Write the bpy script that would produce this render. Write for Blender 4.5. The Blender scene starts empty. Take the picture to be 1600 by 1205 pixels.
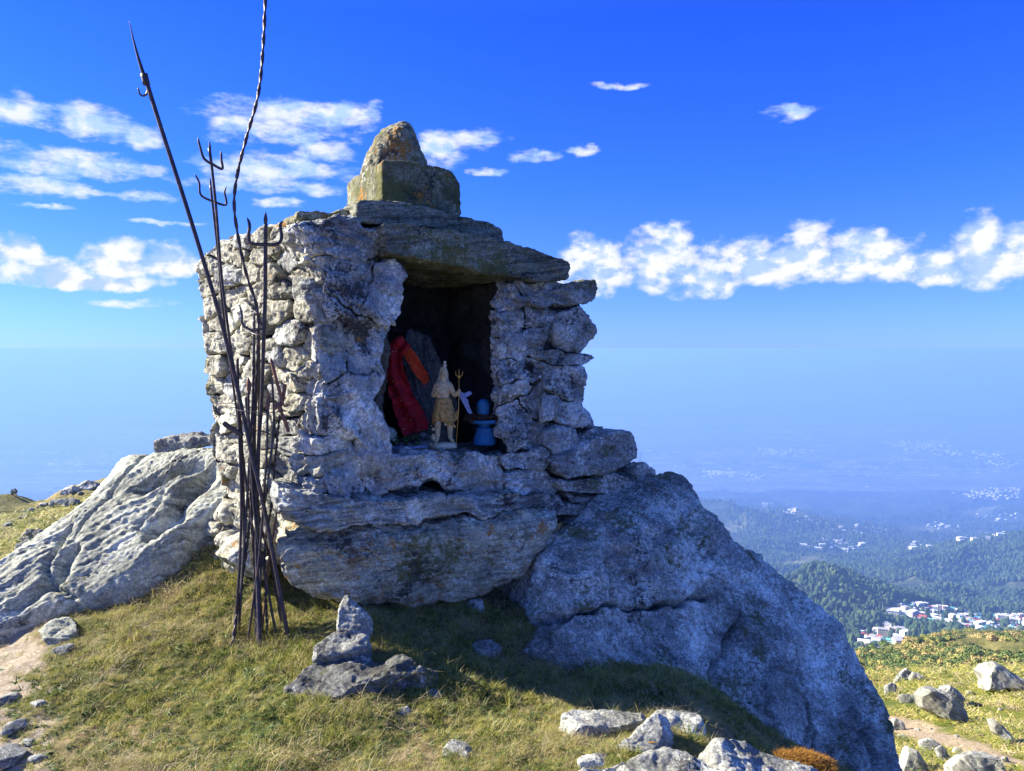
import bpy, math, random
import numpy as np
from mathutils import Vector
random.seed(7); RNG = np.random.default_rng(11)
SC = bpy.context.scene
COL = SC.collection
R = math.radians

# ------------------------------------------------------------------ camera
FPX = 1186.0
PITCH = math.atan(57.5 / FPX)
EYE = np.array([0.0, 0.0, 1.6])
cam_data = bpy.data.cameras.new('camera')
cam_data.sensor_width = 36.0
cam_data.lens = 36.0 * FPX / 1600.0
cam_data.clip_start = 0.05
cam_data.clip_end = 200000.0
camera = bpy.data.objects.new('camera', cam_data)
COL.objects.link(camera)
camera.location = EYE.tolist()
camera.rotation_euler = (math.pi / 2 - PITCH, 0, 0)
SC.camera = camera

# ------------------------------------------------------------------ render
SC.render.engine = 'CYCLES'
SC.cycles.use_denoising = True
SC.cycles.max_bounces = 6
SC.cycles.diffuse_bounces = 3
SC.cycles.glossy_bounces = 2
SC.cycles.volume_bounces = 1
SC.cycles.transparent_max_bounces = 8
SC.cycles.sample_clamp_indirect = 5.0
SC.view_settings.view_transform = 'Standard'
SC.view_settings.look = 'None'
SC.view_settings.gamma = 1.0
SC.view_settings.use_curve_mapping = False
SC.view_settings.exposure = 1.65

# ------------------------------------------------------------------ sun
SUN_H = np.array([-0.972, 0.235]); SUN_H = SUN_H / np.linalg.norm(SUN_H)
SUN_EL = R(29)
SUN_DIR = np.array([SUN_H[0] * math.cos(SUN_EL), SUN_H[1] * math.cos(SUN_EL), math.sin(SUN_EL)])
sl = bpy.data.lights.new('sun', 'SUN')
sl.energy = 5.0
sl.angle = R(0.5)
sl.color = (1.0, 0.91, 0.74)
sun = bpy.data.objects.new('sun', sl)
COL.objects.link(sun)
sun.rotation_euler = Vector((-SUN_DIR).tolist()).to_track_quat('-Z', 'Y').to_euler()


def ray(px, py):
    cx = (px - 800.0) / FPX
    cy = (602.5 - py) / FPX
    s, c = math.sin(PITCH), math.cos(PITCH)
    return np.array([cx, c + cy * s, -s + cy * c])


def at(px, py, Y):
    d = ray(px, py)
    return EYE + d * (Y / d[1])


# ------------------------------------------------------------------ node helper
class NT:
    def __init__(self, tree):
        self.t = tree
        tree.nodes.clear()

    def n(self, typ, ins=None, **props):
        nd = self.t.nodes.new(typ)
        for k, v in props.items():
            setattr(nd, k, v)
        if ins:
            for k, v in ins.items():
                if isinstance(v, bpy.types.NodeSocket):
                    self.t.links.new(v, nd.inputs[k])
                else:
                    nd.inputs[k].default_value = v
        return nd

    def m(self, op, a, b=0.0, c=0.0, clamp=False):
        nd = self.n('ShaderNodeMath', {0: a, 1: b, 2: c}, operation=op)
        nd.use_clamp = clamp
        return nd.outputs[0]

    def vm(self, op, a, b=(0, 0, 0)):
        nd = self.n('ShaderNodeVectorMath', {0: a, 1: b}, operation=op)
        return nd.outputs['Value'] if op in ('DOT_PRODUCT', 'LENGTH') else nd.outputs[0]

    def mix(self, fac, a, b, blend='MIX'):
        nd = self.t.nodes.new('ShaderNodeMix')
        nd.data_type = 'RGBA'
        nd.blend_type = blend
        for i, v in ((0, fac), (6, a), (7, b)):
            if isinstance(v, bpy.types.NodeSocket):
                self.t.links.new(v, nd.inputs[i])
            else:
                nd.inputs[i].default_value = (*v, 1) if i > 0 and len(v) == 3 else v
        return nd.outputs[2]

    def ramp(self, fac, stops, interp='LINEAR'):
        nd = self.n('ShaderNodeValToRGB', {0: fac})
        cr = nd.color_ramp
        cr.interpolation = interp
        while len(cr.elements) < len(stops):
            cr.elements.new(0.5)
        for e, (p, c) in zip(cr.elements, stops):
            e.position = p
            e.color = (*c, 1) if not isinstance(c, (int, float)) else (c, c, c, 1)
        return nd.outputs[0]

    def noise(self, vec, scale, detail=6, rough=0.6, dist=0.0, w=None):
        nd = self.n('ShaderNodeTexNoise', {'Vector': vec, 'Scale': scale, 'Detail': detail, 'Roughness': rough, 'Distortion': dist})
        return nd.outputs['Fac']

    def map(self, vec, scale=(1, 1, 1), rot=(0, 0, 0), loc=(0, 0, 0)):
        return self.n('ShaderNodeMapping', {'Vector': vec, 'Location': loc, 'Rotation': rot, 'Scale': scale}).outputs[0]

    def smooth(self, v, lo, hi):
        nd = self.n('ShaderNodeMapRange', {'Value': v, 'From Min': lo, 'From Max': hi}, interpolation_type='SMOOTHSTEP')
        return nd.outputs[0]


# ------------------------------------------------------------------ world
world = bpy.data.worlds.new('World')
SC.world = world
world.use_nodes = True
world.cycles.sampling_method = 'MANUAL'
world.cycles.sample_map_resolution = 512
W = NT(world.node_tree)
sky = W.n('ShaderNodeTexSky', sky_type='NISHITA')
sky.sun_disc = False
sky.sun_elevation = SUN_EL
sky.sun_rotation = math.atan2(SUN_DIR[0], SUN_DIR[1])
sky.altitude = 2800.0
sky.air_density = 1.0
sky.dust_density = 0.6
sky.ozone_density = 5.0
SKY_STRENGTH = 0.050
geo = W.n('ShaderNodeTexCoord').outputs['Generated']
sep = W.n('ShaderNodeSeparateXYZ', {0: geo})
sx, sy, sz = sep.outputs
# tint by elevation, same all round: deep blue, raised overhead to add fill light
el = W.m('ARCSINE', sz)
tint = W.ramp(W.m('MULTIPLY', el, 1.0 / 0.8, clamp=True), [
    (0.0, (0.40, 0.605, 1.5)), (0.055, (0.48, 0.675, 1.55)), (0.13, (0.49, 0.71, 1.6)), (0.26, (0.33, 0.71, 1.85)),
    (0.5, (0.22, 0.63, 2.3)), (0.62, (0.40, 0.80, 2.2)), (0.78, (1.0, 1.3, 2.1)), (1.0, (1.4, 1.55, 2.0))])
skycol = W.mix(1.0, sky.outputs[0], tint, 'MULTIPLY')
# clouds: flat-based cumulus heaps over the plain and streaks higher up
u = W.m('ARCTAN2', sx, sy)
uv = W.n('ShaderNodeCombineXYZ', {0: u, 1: el, 2: 0.0}).outputs[0]
wn = W.n('ShaderNodeTexNoise', {'Vector': W.map(uv, (1, 1.7, 1)), 'Scale': 26.0, 'Detail': 5.0, 'Roughness': 0.55}).outputs['Color']
wv = W.vm('MULTIPLY', W.vm('SUBTRACT', wn, (0.5, 0.5, 0.5)), (0.035, 0.022, 0.0))
uvw = W.vm('ADD', uv, wv)
SKYDATA = []
def uvof(px, py):
    d = ray(px, py); d = d / np.linalg.norm(d)
    return math.atan2(d[0], d[1]), math.asin(d[2])
CUMULUS = [(925, 425, 58, 52), (1035, 418, 70, 60), (1110, 430, 62, 46), (1165, 422, 62, 46), (1258, 410, 72, 54), (1335, 408, 70, 50),
           (1400, 415, 66, 44), (1460, 423, 56, 36), (1535, 405, 62, 58), (1600, 400, 66, 58), (1690, 420, 90, 40), (1850, 425, 110, 34),
           (20, 398, 48, 30), (60, 430, 90, 26), (195, 415, 80, 36), (262, 412, 50, 34), (130, 442, 150, 16), (-90, 425, 90, 36), (-260, 420, 110, 40)]
STREAK = [(30, 172, 62, 30), (140, 190, 78, 30), (225, 215, 36, 25), (60, 248, 110, 24), (175, 262, 85, 20), (50, 290, 110, 17),
          (190, 302, 90, 9), (440, 188, 125, 36), (372, 200, 62, 30), (545, 182, 52, 26), (430, 264, 125, 26), (505, 240, 52, 20),
          (400, 290, 130, 14), (430, 318, 45, 9), (690, 235, 52, 30), (742, 215, 45, 20), (240, 348, 70, 5), (60, 322, 60, 5),
          (838, 245, 40, 11), (908, 237, 28, 7), (762, 268, 30, 8), (1242, 175, 46, 14), (975, 133, 46, 7), (210, 475, 60, 8),
          (1250, 365, 30, 5), (-120, 200, 110, 34), (-200, 280, 140, 24), (-420, 230, 160, 40)]
def blobs(lst, flat):
    out = None
    for (px, py, rx, ry) in lst:
        rx, ry = (rx * 1.1, ry * 1.22) if flat else (rx * 1.08, ry * 1.12)
        a, b = uvof(px, py)
        a2, _ = uvof(px + rx, py)
        _, b2 = uvof(px, py - ry)
        d = W.vm('MULTIPLY', W.vm('SUBTRACT', uvw, (a, b, 0)), (1 / (a2 - a), 1 / (b2 - b), 0))
        if flat:
            # steeper under the middle: flat bases
            s_ = W.n('ShaderNodeVectorMath', {0: d, 1: (1, 1, 1)}, operation='MINIMUM').outputs[0]
            yy = W.n('ShaderNodeSeparateXYZ', {0: d}).outputs[1]
            neg = W.m('MINIMUM', yy, 0.0)
            q = W.m('SUBTRACT', 1.0, W.m('ADD', W.vm('DOT_PRODUCT', d, d), W.m('MULTIPLY', W.m('MULTIPLY', neg, neg), 1.2)))
        else:
            q = W.m('SUBTRACT', 1.0, W.vm('DOT_PRODUCT', d, d))
        out = q if out is None else W.m('MAXIMUM', out, q)
    return out
cm = blobs(CUMULUS, True)
sm = blobs(STREAK, False)
# the same kinds of cloud outside the frame, thickened to add white fill
band = W.smooth(W.m('ABSOLUTE', u), 0.72, 0.9)
bn = W.noise(W.map(uv, (1, 0.2, 1)), 5.0, 2, 0.5)
bandv = W.m('SUBTRACT', 1.0, W.m('ABSOLUTE', W.m('MULTIPLY', W.m('SUBTRACT', el, 0.11), 16.0)))
cm = W.m('MAXIMUM', cm, W.m('SUBTRACT', W.m('MULTIPLY', W.m('MULTIPLY', bandv, band), W.m('MULTIPLY', bn, 2.6)), W.m('SUBTRACT', 3.3, W.m('MULTIPLY', band, 3.0))))
fb = W.noise(W.map(uv, (1, 1.4, 1)), 26.0, 9, 0.54)
fb2 = W.noise(W.map(uv, (1, 1.4, 1), loc=(0.010, -0.014, 0)), 26.0, 6, 0.5)
fs = W.noise(W.map(uv, (1, 2.6, 1), rot=(0, 0, 0.12)), 20.0, 9, 0.60)
fl = W.noise(W.map(uv, (1, 1.3, 1)), 16.0, 3, 0.5)
dc = W.smooth(W.m('ADD', W.m('MULTIPLY', cm, 1.55), W.m('ADD', W.m('MULTIPLY', W.m('SUBTRACT', fb, 0.5), 4.2), W.m('MULTIPLY', W.m('SUBTRACT', fl, 0.45), 1.6))), 0.0, 1.5)
ds = W.smooth(W.m('ADD', W.m('MULTIPLY', sm, 1.0), W.m('MULTIPLY', W.m('SUBTRACT', fs, 0.5), 3.6)), 0.0, 1.25)
dsc = W.m('MULTIPLY', ds, 0.93)
sh = W.m('ADD', 0.56, W.m('MULTIPLY', W.m('SUBTRACT', fb, fb2), 7.0))
sh = W.m('ADD', sh, W.m('MULTIPLY', W.m('SUBTRACT', W.noise(uv, 14.0, 3, 0.5), 0.5), 1.6), clamp=True)
cc = W.mix(sh, (3.3, 4.5, 6.6), (6.5, 6.6, 6.8))
cs = W.mix(sh, (3.6, 5.0, 7.2), (6.2, 6.5, 6.9))
out = W.mix(dsc, skycol, cs)
out = W.mix(W.m('MULTIPLY', dc, 0.97), out, cc)
# thin pale veil low on the left, where faint cloud melts into the haze
bg = W.n('ShaderNodeBackground', {'Color': out, 'Strength': SKY_STRENGTH})
W.n('ShaderNodeOutputWorld', {0: bg.outputs[0]})

# ------------------------------------------------------------------ numeric noise
def _h(ix, iy, iz, seed):
    h = (ix.astype(np.uint32) * np.uint32(374761393) + iy.astype(np.uint32) * np.uint32(668265263)
         + iz.astype(np.uint32) * np.uint32(2147483647) + np.uint32((seed * 974634777) & 0xffffffff))
    h = (h ^ (h >> np.uint32(13))) * np.uint32(1274126177)
    h = (h ^ (h >> np.uint32(16))) * np.uint32(2246822519)
    h = h ^ (h >> np.uint32(15))
    return h.astype(np.float32) * np.float32(1 / 4294967295.0)


def vnoise(p, seed=0):
    p = np.asarray(p, dtype=np.float64)
    f = np.floor(p)
    t = (p - f).astype(np.float32)
    i = f.astype(np.int64)
    t = t * t * t * (t * (t * 6 - 15) + 10)
    x, y, z = i[:, 0], i[:, 1], i[:, 2]
    r = None
    c = {}
    for a in (0, 1):
        for b in (0, 1):
            lo = _h(x + a, y + b, z, seed)
            hi = _h(x + a, y + b, z + 1, seed)
            c[a, b] = lo + (hi - lo) * t[:, 2]
    c0 = c[0, 0] + (c[0, 1] - c[0, 0]) * t[:, 1]
    c1 = c[1, 0] + (c[1, 1] - c[1, 0]) * t[:, 1]
    return (c0 + (c1 - c0) * t[:, 0]) * 2 - 1


def fbm(p, octv=4, seed=0, gain=0.5, lac=2.03):
    s, a, q = 0, 1.0, np.asarray(p, dtype=np.float64)
    for k in range(octv):
        s = s + a * vnoise(q + 17.3 * k, seed + k * 7)
        a *= gain
        q = q * lac
    return s


def link_mesh(name, co, faces, mat=None, parent=None, smooth=True, mi=None):
    """faces: int array (n,4) or (n,3), or a list of such arrays"""
    me = bpy.data.meshes.new(name)
    fl = [f for f in (faces if isinstance(faces, list) else [faces]) if len(f)]
    me.vertices.add(len(co))
    me.vertices.foreach_set('co', np.asarray(co, dtype=np.float32).ravel())
    loops = np.concatenate([f.ravel() for f in fl]).astype(np.int32)
    tot = np.concatenate([np.full(len(f), f.shape[1]) for f in fl]).astype(np.int32)
    st = np.concatenate([[0], np.cumsum(tot)[:-1]]).astype(np.int32)
    me.loops.add(len(loops)); me.loops.foreach_set('vertex_index', loops)
    me.polygons.add(len(tot)); me.polygons.foreach_set('loop_start', st)
    try:
        me.polygons.foreach_set('loop_total', tot)
    except Exception:
        pass
    me.polygons.foreach_set('use_smooth', np.full(len(tot), smooth))
    if mat is not None:
        for mm in (mat if isinstance(mat, (list, tuple)) else [mat]):
            me.materials.append(mm)
    if mi is not None:
        me.polygons.foreach_set('material_index', np.asarray(mi, dtype=np.int32))
    me.update(calc_edges=True)
    ob = bpy.data.objects.new(name, me)
    COL.objects.link(ob)
    if parent is not None:
        ob.parent = parent
    return ob


def tag(o, label=None, cat=None, group=None, kind=None):
    if label: o['label'] = label
    if cat: o['category'] = cat
    if group: o['group'] = group
    if kind: o['kind'] = kind
    return o


def empty(name, loc=(0, 0, 0)):
    o = bpy.data.objects.new(name, None)
    o.empty_display_size = 0.1
    o.location = loc
    COL.objects.link(o)
    return o


def new_mat(name):
    m = bpy.data.materials.new(name)
    m.use_nodes = True
    return m, NT(m.node_tree)


def finish(N, col, rough=0.9, bump=None, strength=0.5, dist=0.01, **kw):
    ins = {'Base Color': col, 'Roughness': rough}
    ins.update(kw)
    if bump is not None:
        b = N.n('ShaderNodeBump', {'Height': bump, 'Strength': strength, 'Distance': dist})
        ins['Normal'] = b.outputs[0]
    b = N.n('ShaderNodeBsdfPrincipled', ins)
    b.inputs['Specular IOR Level'].default_value = kw.get('Specular IOR Level', 0.25)
    N.n('ShaderNodeOutputMaterial', {0: b.outputs[0]})


# ------------------------------------------------------------------ rock materials
ROCK_T = np.array([0.97, 1.0, 0.92])
def rock_mat(name, base, light, dark, sdir=(0.1, 0.1, 1.0), sfreq=30.0, stretch=4.0, crust=0.4, black=0.4, orange=0.0, moss=0.0,
             grain=0.5, bump=0.6, seed=0.0, crustcol=(0.52, 0.53, 0.52), pscale=4.0, lines=0.6, patch=0.35):
    base, light, dark, crustcol = [tuple(np.array(q) * ROCK_T) for q in (base, light, dark, crustcol)]
    m, N = new_mat(name)
    P = N.n('ShaderNodeTexCoord').outputs['Object']
    P = N.vm('ADD', P, (seed * 3.1, seed * 1.7, seed * 2.3))
    sd = np.array(sdir, float); sd /= np.linalg.norm(sd)
    t1 = np.cross(sd, (0.3, 1, 0.2)); t1 /= np.linalg.norm(t1); t2 = np.cross(sd, t1)
    wob = N.m('MULTIPLY', N.noise(P, 2.5, 3, 0.5), sfreq * 0.10)
    F = N.n('ShaderNodeCombineXYZ', {0: N.vm('DOT_PRODUCT', P, tuple(t1 * stretch)), 1: N.vm('DOT_PRODUCT', P, tuple(t2 * stretch)), 2: N.m('ADD', N.vm('DOT_PRODUCT', P, tuple(sd * sfreq)), wob)}).outputs[0]
    f1 = N.noise(F, 1.0, 10, 0.70, 0.2)
    big = N.noise(P, 1.6, 4, 0.55)
    med = N.noise(P, pscale, 10, 0.70, 0.2)
    fine = N.noise(P, 120.0, 4, 0.8)
    spk = N.noise(P, 46.0, 7, 0.8)
    c = N.mix(N.smooth(f1, 0.36, 0.62), dark, light)
    c = N.mix(N.m('MULTIPLY', N.smooth(big, 0.38, 0.60), 1.0 - lines), c, base)
    # pale crust lichen, blotches broken up into specks
    k = N.m('ADD', N.m('MULTIPLY', med, 0.55), N.m('MULTIPLY', spk, 0.45))
    c = N.mix(N.m('MULTIPLY', N.smooth(k, 0.585 - 0.12 * crust, 0.625 - 0.11 * crust), 0.8 * min(1, crust * 2)), c, crustcol)
    # mineral grain
    c = N.mix(grain, c, N.ramp(fine, [(0.30, (0.02, 0.02, 0.03)), (0.44, (0.30, 0.30, 0.31)), (0.54, (0.52, 0.52, 0.52)), (0.66, (1.0, 1.0, 0.98))]), 'OVERLAY')
    c = N.mix(1.0, c, N.ramp(spk, [(0.34, 0.50), (0.47, 0.86), (0.56, 1.12), (0.68, 1.45)]), 'MULTIPLY')
    c = N.mix(1.0, c, N.ramp(med, [(0.36, 0.66), (0.5, 1.0), (0.64, 1.28)]), 'MULTIPLY')
    c = N.mix(patch, c, N.ramp(N.noise(P, 0.9, 6, 0.62, 0.6), [(0.36, 0.52), (0.47, 0.85), (0.54, 1.12), (0.66, 1.35)]), 'MULTIPLY')
    # dark lichen
    bl = N.noise(P, pscale * 0.8, 10, 0.72, 0.3)
    bl = N.m('ADD', N.m('MULTIPLY', bl, 0.62), N.m('MULTIPLY', N.noise(P, 52.0, 5, 0.85), 0.38))
    bl = N.m('ADD', bl, N.m('MULTIPLY', N.m('SUBTRACT', 0.5, f1), 0.18 * lines))
    c = N.mix(N.m('MULTIPLY', N.smooth(bl, 0.60 - 0.17 * black, 0.635 - 0.16 * black), 0.88), c, (0.024, 0.024, 0.028))
    if moss > 0:
        ms = N.noise(P, 3.0, 8, 0.7)
        ms = N.m('ADD', N.m('MULTIPLY', ms, 0.65), N.m('MULTIPLY', N.noise(P, 34.0, 5, 0.8), 0.35))
        c = N.mix(N.m('MULTIPLY', N.smooth(ms, 0.615 - 0.2 * moss, 0.67 - 0.2 * moss), 0.8), c, (0.10, 0.105, 0.026))
    if orange > 0:
        og = N.noise(N.vm('ADD', P, (7, 3, 5)), 5.0, 8, 0.7)
        og = N.m('ADD', N.m('MULTIPLY', og, 0.65), N.m('MULTIPLY', N.noise(P, 50.0, 4, 0.8), 0.35))
        c = N.mix(N.m('MULTIPLY', N.smooth(og, 0.64 - 0.2 * orange, 0.68 - 0.2 * orange), 0.88), c,
                  N.ramp(fine, [(0.35, (0.22, 0.085, 0.015)), (0.65, (0.52, 0.26, 0.05))]))
    h = N.m('ADD', N.m('MULTIPLY', f1, 1.0), N.m('MULTIPLY', spk, 0.9))
    h = N.m('ADD', h, N.m('MULTIPLY', fine, 0.35))
    h = N.m('ADD', h, N.m('MULTIPLY', med, 0.8))
    finish(N, c, 0.92, h, bump * 0.7, 0.014)
    return m


# ------------------------------------------------------------------ terrain, as knots of screen height by distance
KPX = [-2600, -800, -200, 0, 150, 330, 700, 1000, 1150, 1250, 1330, 1400, 1470, 1540, 1600, 1800, 2600, 4200]
KNOTS = [
    # Y,   y at each of KPX
    (6,    [1000, 1000, 980, 980, 980, 980, 1000, 1300, 1450, 1500, 1560, 1580, 1580, 1580, 1580, 1560, 1500, 1400]),
    (10,   [1000, 980, 960, 950, 950, 950, 980, 1250, 1330, 1330, 1330, 1330, 1330, 1330, 1330, 1330, 1320, 1300]),
    (14,   [980, 960, 930, 925, 920, 920, 960, 1200, 1230, 1230, 1228, 1225, 1222, 1220, 1218, 1215, 1200, 1200]),
    (25,   [960, 930, 890, 880, 860, 860, 900, 1120, 1130, 1128, 1125, 1120, 1118, 1115, 1112, 1105, 1100, 1100]),
    (40,   [930, 890, 860, 832, 800, 790, 850, 1060, 1066, 1066, 1064, 1062, 1056, 1058, 1056, 1050, 1050, 1050]),
    (60,   [920, 880, 850, 816, 792, 776, 830, 1065, 1070, 1085, 1090, 1095, 1095, 1095, 1095, 1080, 1060, 1060]),
    (90,   [910, 870, 840, 806, 782, 764, 820, 1090, 1110, 1130, 1140, 1140, 1140, 1140, 1140, 1100, 1060, 1060]),
    (150,  [900, 860, 800, 782, 770, 758, 820, 1090, 1110, 1120, 1120, 1110, 1105, 1100, 1100, 1070, 1040, 1040]),
    (220,  [930, 900, 880, 860, 840, 830, 860, 1090, 1105, 1100, 1085, 1075, 1068, 1060, 1058, 1040, 1010, 1010]),
    (330,  [950, 940, 930, 920, 910, 900, 920, 1080, 1085, 1075, 1058, 1045, 1030, 1018, 1018, 1010, 980, 980]),
    (450,  [960, 960, 960, 960, 950, 950, 960, 1070, 1070, 1062, 1045, 1034, 1016, 1000, 1002, 990, 950, 950]),
    (700,  [980, 980, 980, 980, 980, 980, 980, 1080, 1080, 1085, 1085, 1080, 1075, 1065, 1060, 1030, 960, 960]),
    (1300, [980, 980, 980, 980, 980, 980, 980, 1030, 1040, 1045, 1045, 1030, 1025, 1020, 1020, 1000, 950, 950]),
    (1750, [950, 950, 950, 950, 950, 950, 950, 1000, 1005, 1010, 1012, 1000, 992, 1000, 1005, 990, 940, 940]),
    (2150, [930, 930, 930, 930, 930, 930, 930, 970, 975, 980, 975, 958, 962, 975, 985, 970, 930, 930]),
    (2500, [910, 910, 910, 910, 910, 910, 910, 940, 945, 950, 950, 940, 945, 955, 960, 940, 900, 900]),
    (3200, [880, 880, 880, 880, 880, 880, 880, 900, 905, 910, 910, 905, 897, 885, 880, 860, 830, 830]),
    (3900, [860, 860, 860, 860, 860, 860, 860, 870, 880, 885, 888, 880, 862, 846, 834, 815, 790, 790]),
    (4500, [850, 850, 850, 850, 850, 850, 850, 850, 855, 865, 872, 876, 872, 868, 865, 850, 800, 800]),
    (5600, [830, 830, 830, 830, 830, 830, 810, 792, 782, 797, 818, 838, 848, 852, 850, 840, 800, 800]),
    (6600, [815, 815, 815, 815, 815, 815, 812, 806, 806, 812, 826, 834, 838, 838, 838, 830, 800, 800]),
    (8200, [805, 805, 805, 805, 805, 805, 800, 798, 800, 805, 812, 815, 808, 800, 797, 790, 780, 780]),
    (10500, [726.6 + 33] * 18),
    (14000, [705.9] * 18),
    (22000, [647.4] * 18),
    (40000, [601.3] * 18),
    (75000, [575.0] * 18),
]
NT_, NY_ = 620, 760
tt = np.concatenate([np.linspace(-3.0, -0.75, 60, endpoint=False), np.linspace(-0.75, 0.15, 170, endpoint=False),
                     np.linspace(0.15, 0.75, 330, endpoint=False), np.linspace(0.75, 3.0, 60)])
ly = np.linspace(math.log(6), math.log(75000), NY_)
YY = np.exp(ly)
kt = (np.array(KPX) - 800.0) / FPX
kl = np.log([k[0] for k in KNOTS])
KZ = np.array([[(1.6 - (y - 545.0) / FPX * Y) for y in ys] for Y, ys in KNOTS])
Zt = np.array([np.interp(tt, kt, row) for row in KZ])               # knots x T
S = np.array([(1.6 - Zt[i]) / KNOTS[i][0] for i in range(len(KNOTS))])    # slope below the eye, smoother to blend
SS = np.array([np.interp(ly, kl, S[:, j]) for j in range(len(tt))]).T   # NY x T
def blur(a, ax, w):
    k = np.exp(-0.5 * (np.arange(-3 * w, 3 * w + 1) / w) ** 2); k /= k.sum()
    pad = [(0, 0), (0, 0)]; pad[ax] = (3 * w, 3 * w)
    ap = np.pad(a, pad, mode='edge')
    return np.apply_along_axis(lambda v: np.convolve(v, k, mode='valid'), ax, ap)
SS = blur(blur(SS, 0, 5), 1, 7)
TT, YG = np.meshgrid(tt, YY)
ZG = 1.6 - SS * YG
# the dark wooded spur in front of the town
def bump(px, Y, wt, wy, h):
    t0 = (px - 800) / FPX
    return h * np.exp(-((TT - t0) / wt) ** 2 - ((YG - Y) / wy) ** 2)
ZG += bump(1312, 2050, 0.075, 420, 84.0) + bump(1235, 2100, 0.085, 420, 76.0)
ZG += bump(1400, 330, 0.09, 60, 4.0)
XG = TT * YG
Pn = np.stack([XG.ravel(), YG.ravel(), np.zeros(XG.size)], 1)
amp = np.interp(ly, np.log([6, 20, 60, 300, 1000, 3000, 9000, 10500, 75000]), [0.12, 0.30, 0.8, 7, 20, 70, 90, 3, 0])[:, None]
wl = np.interp(ly, np.log([6, 60, 300, 1000, 3000, 75000]), [3.0, 9, 50, 150, 600, 1500])[:, None]
n1 = np.zeros_like(XG)
for lo, hi, w in ((0, 30, 3.0), (30, 150, 11.0), (150, 700, 60.0), (700, 2600, 190.0), (2600, 1e9, 620.0)):
    wgt = 1.0
    if lo > 0: wgt = wgt * np.clip((YG - lo * 0.7) / (lo * 0.5), 0, 1)
    if hi < 1e8: wgt = wgt * np.clip((hi * 1.2 - YG) / (hi * 0.5), 0, 1)
    nn = fbm(Pn / w, 5, int(w), 0.5).reshape(XG.shape)
    nn = (1 - np.abs(nn) * 2) * 0.55 + nn * 0.35 if w > 50 else nn * 0.7
    n1 += wgt * nn
ZG += n1 * amp
def terr_z(px=None, Y=None, x=None):
    t = (px - 800) / FPX if x is None else x / Y
    i = np.interp(np.log(Y), ly, np.arange(NY_)); j = np.interp(t, tt, np.arange(len(tt)))
    i0 = np.clip(np.floor(i).astype(int), 0, NY_ - 2); j0 = np.clip(np.floor(j).astype(int), 0, len(tt) - 2)
    a, b = i - i0, j - j0
    return (ZG[i0, j0] * (1 - a) * (1 - b) + ZG[i0 + 1, j0] * a * (1 - b) + ZG[i0, j0 + 1] * (1 - a) * b + ZG[i0 + 1, j0 + 1] * a * b)

def grid_faces(nr, nc, off=0):
    i = np.arange((nr - 1) * nc).reshape(nr - 1, nc)[:, :-1].ravel() + off
    return np.stack([i, i + 1, i + nc + 1, i + nc], 1)

def terrain_strip(name, r0, r1, mat):
    co = np.stack([XG[r0:r1].ravel(), YG[r0:r1].ravel(), ZG[r0:r1].ravel()], 1)
    o = link_mesh(name, co, grid_faces(r1 - r0, len(tt)), mat)
    o['kind'] = 'structure'
    return o

def idx(Y):
    return int(np.searchsorted(YY, Y))

def _hit(px, py):
    Y = np.linspace(9, 60, 1500); z = terr_z(px=px, Y=Y); d = ray(px, py)
    k = np.nonzero(1.6 + d[2] / d[1] * Y <= z)[0]
    y = Y[k[0]] if len(k) else 30.0
    return ((px - 800) / FPX * y, y)
PATH = [_hit(1405, 1122), _hit(1465, 1150), _hit(1600, 1190)]
def meadow_mat():
    m, N = new_mat('alpine_meadow_turf')
    P = N.n('ShaderNodeTexCoord').outputs['Object']
    a = N.noise(P, 0.16, 8, 0.65)
    b = N.noise(P, 1.4, 8, 0.72)
    c = N.noise(P, 9.0, 6, 0.75)
    k = N.m('ADD', N.m('MULTIPLY', a, 0.5), N.m('ADD', N.m('MULTIPLY', b, 0.3), N.m('MULTIPLY', c, 0.2)))
    col = N.ramp(k, [(0.36, (0.045, 0.07, 0.012)), (0.45, (0.11, 0.14, 0.018)), (0.51, (0.19, 0.19, 0.025)), (0.58, (0.28, 0.22, 0.06)), (0.66, (0.38, 0.29, 0.13))])
    # sandy worn path across the turf
    for (ax, ay), (bx, by) in ((PATH[0], PATH[1]), (PATH[1], PATH[2])):
        L2 = (bx - ax) ** 2 + (by - ay) ** 2
        rel = N.vm('MULTIPLY', N.vm('SUBTRACT', P, (ax, ay, 0)), (1, 1, 0))
        t_ = N.m('DIVIDE', N.vm('DOT_PRODUCT', rel, (bx - ax, by - ay, 0)), L2, clamp=True)
        pr = N.n('ShaderNodeVectorMath', {0: (bx - ax, by - ay, 0), 'Scale': t_}, operation='SCALE').outputs[0]
        dd = N.vm('LENGTH', N.vm('SUBTRACT', rel, pr))
        dd = N.m('ADD', dd, N.m('MULTIPLY', N.m('SUBTRACT', b, 0.5), 2.2))
        col = N.mix(N.smooth(dd, 0.95, 0.45), col, N.ramp(c, [(0.35, (0.30, 0.22, 0.12)), (0.6, (0.52, 0.42, 0.28))]))
    finish(N, col, 0.95, N.m('ADD', b, N.m('MULTIPLY', c, 0.5)), 0.8, 0.25)
    return m

def scrub_mat():
    m, N = new_mat('scrub_hillside')
    P = N.n('ShaderNodeTexCoord').outputs['Object']
    a = N.noise(P, 0.03, 8, 0.7)
    b = N.noise(P, 0.3, 6, 0.75)
    k = N.m('ADD', N.m('MULTIPLY', a, 0.6), N.m('MULTIPLY', b, 0.4))
    col = N.ramp(k, [(0.36, (0.05, 0.07, 0.018)), (0.48, (0.13, 0.13, 0.03)), (0.56, (0.19, 0.17, 0.055)), (0.68, (0.32, 0.24, 0.12))])
    finish(N, col, 0.95, b, 0.8, 2.0)
    return m

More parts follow.
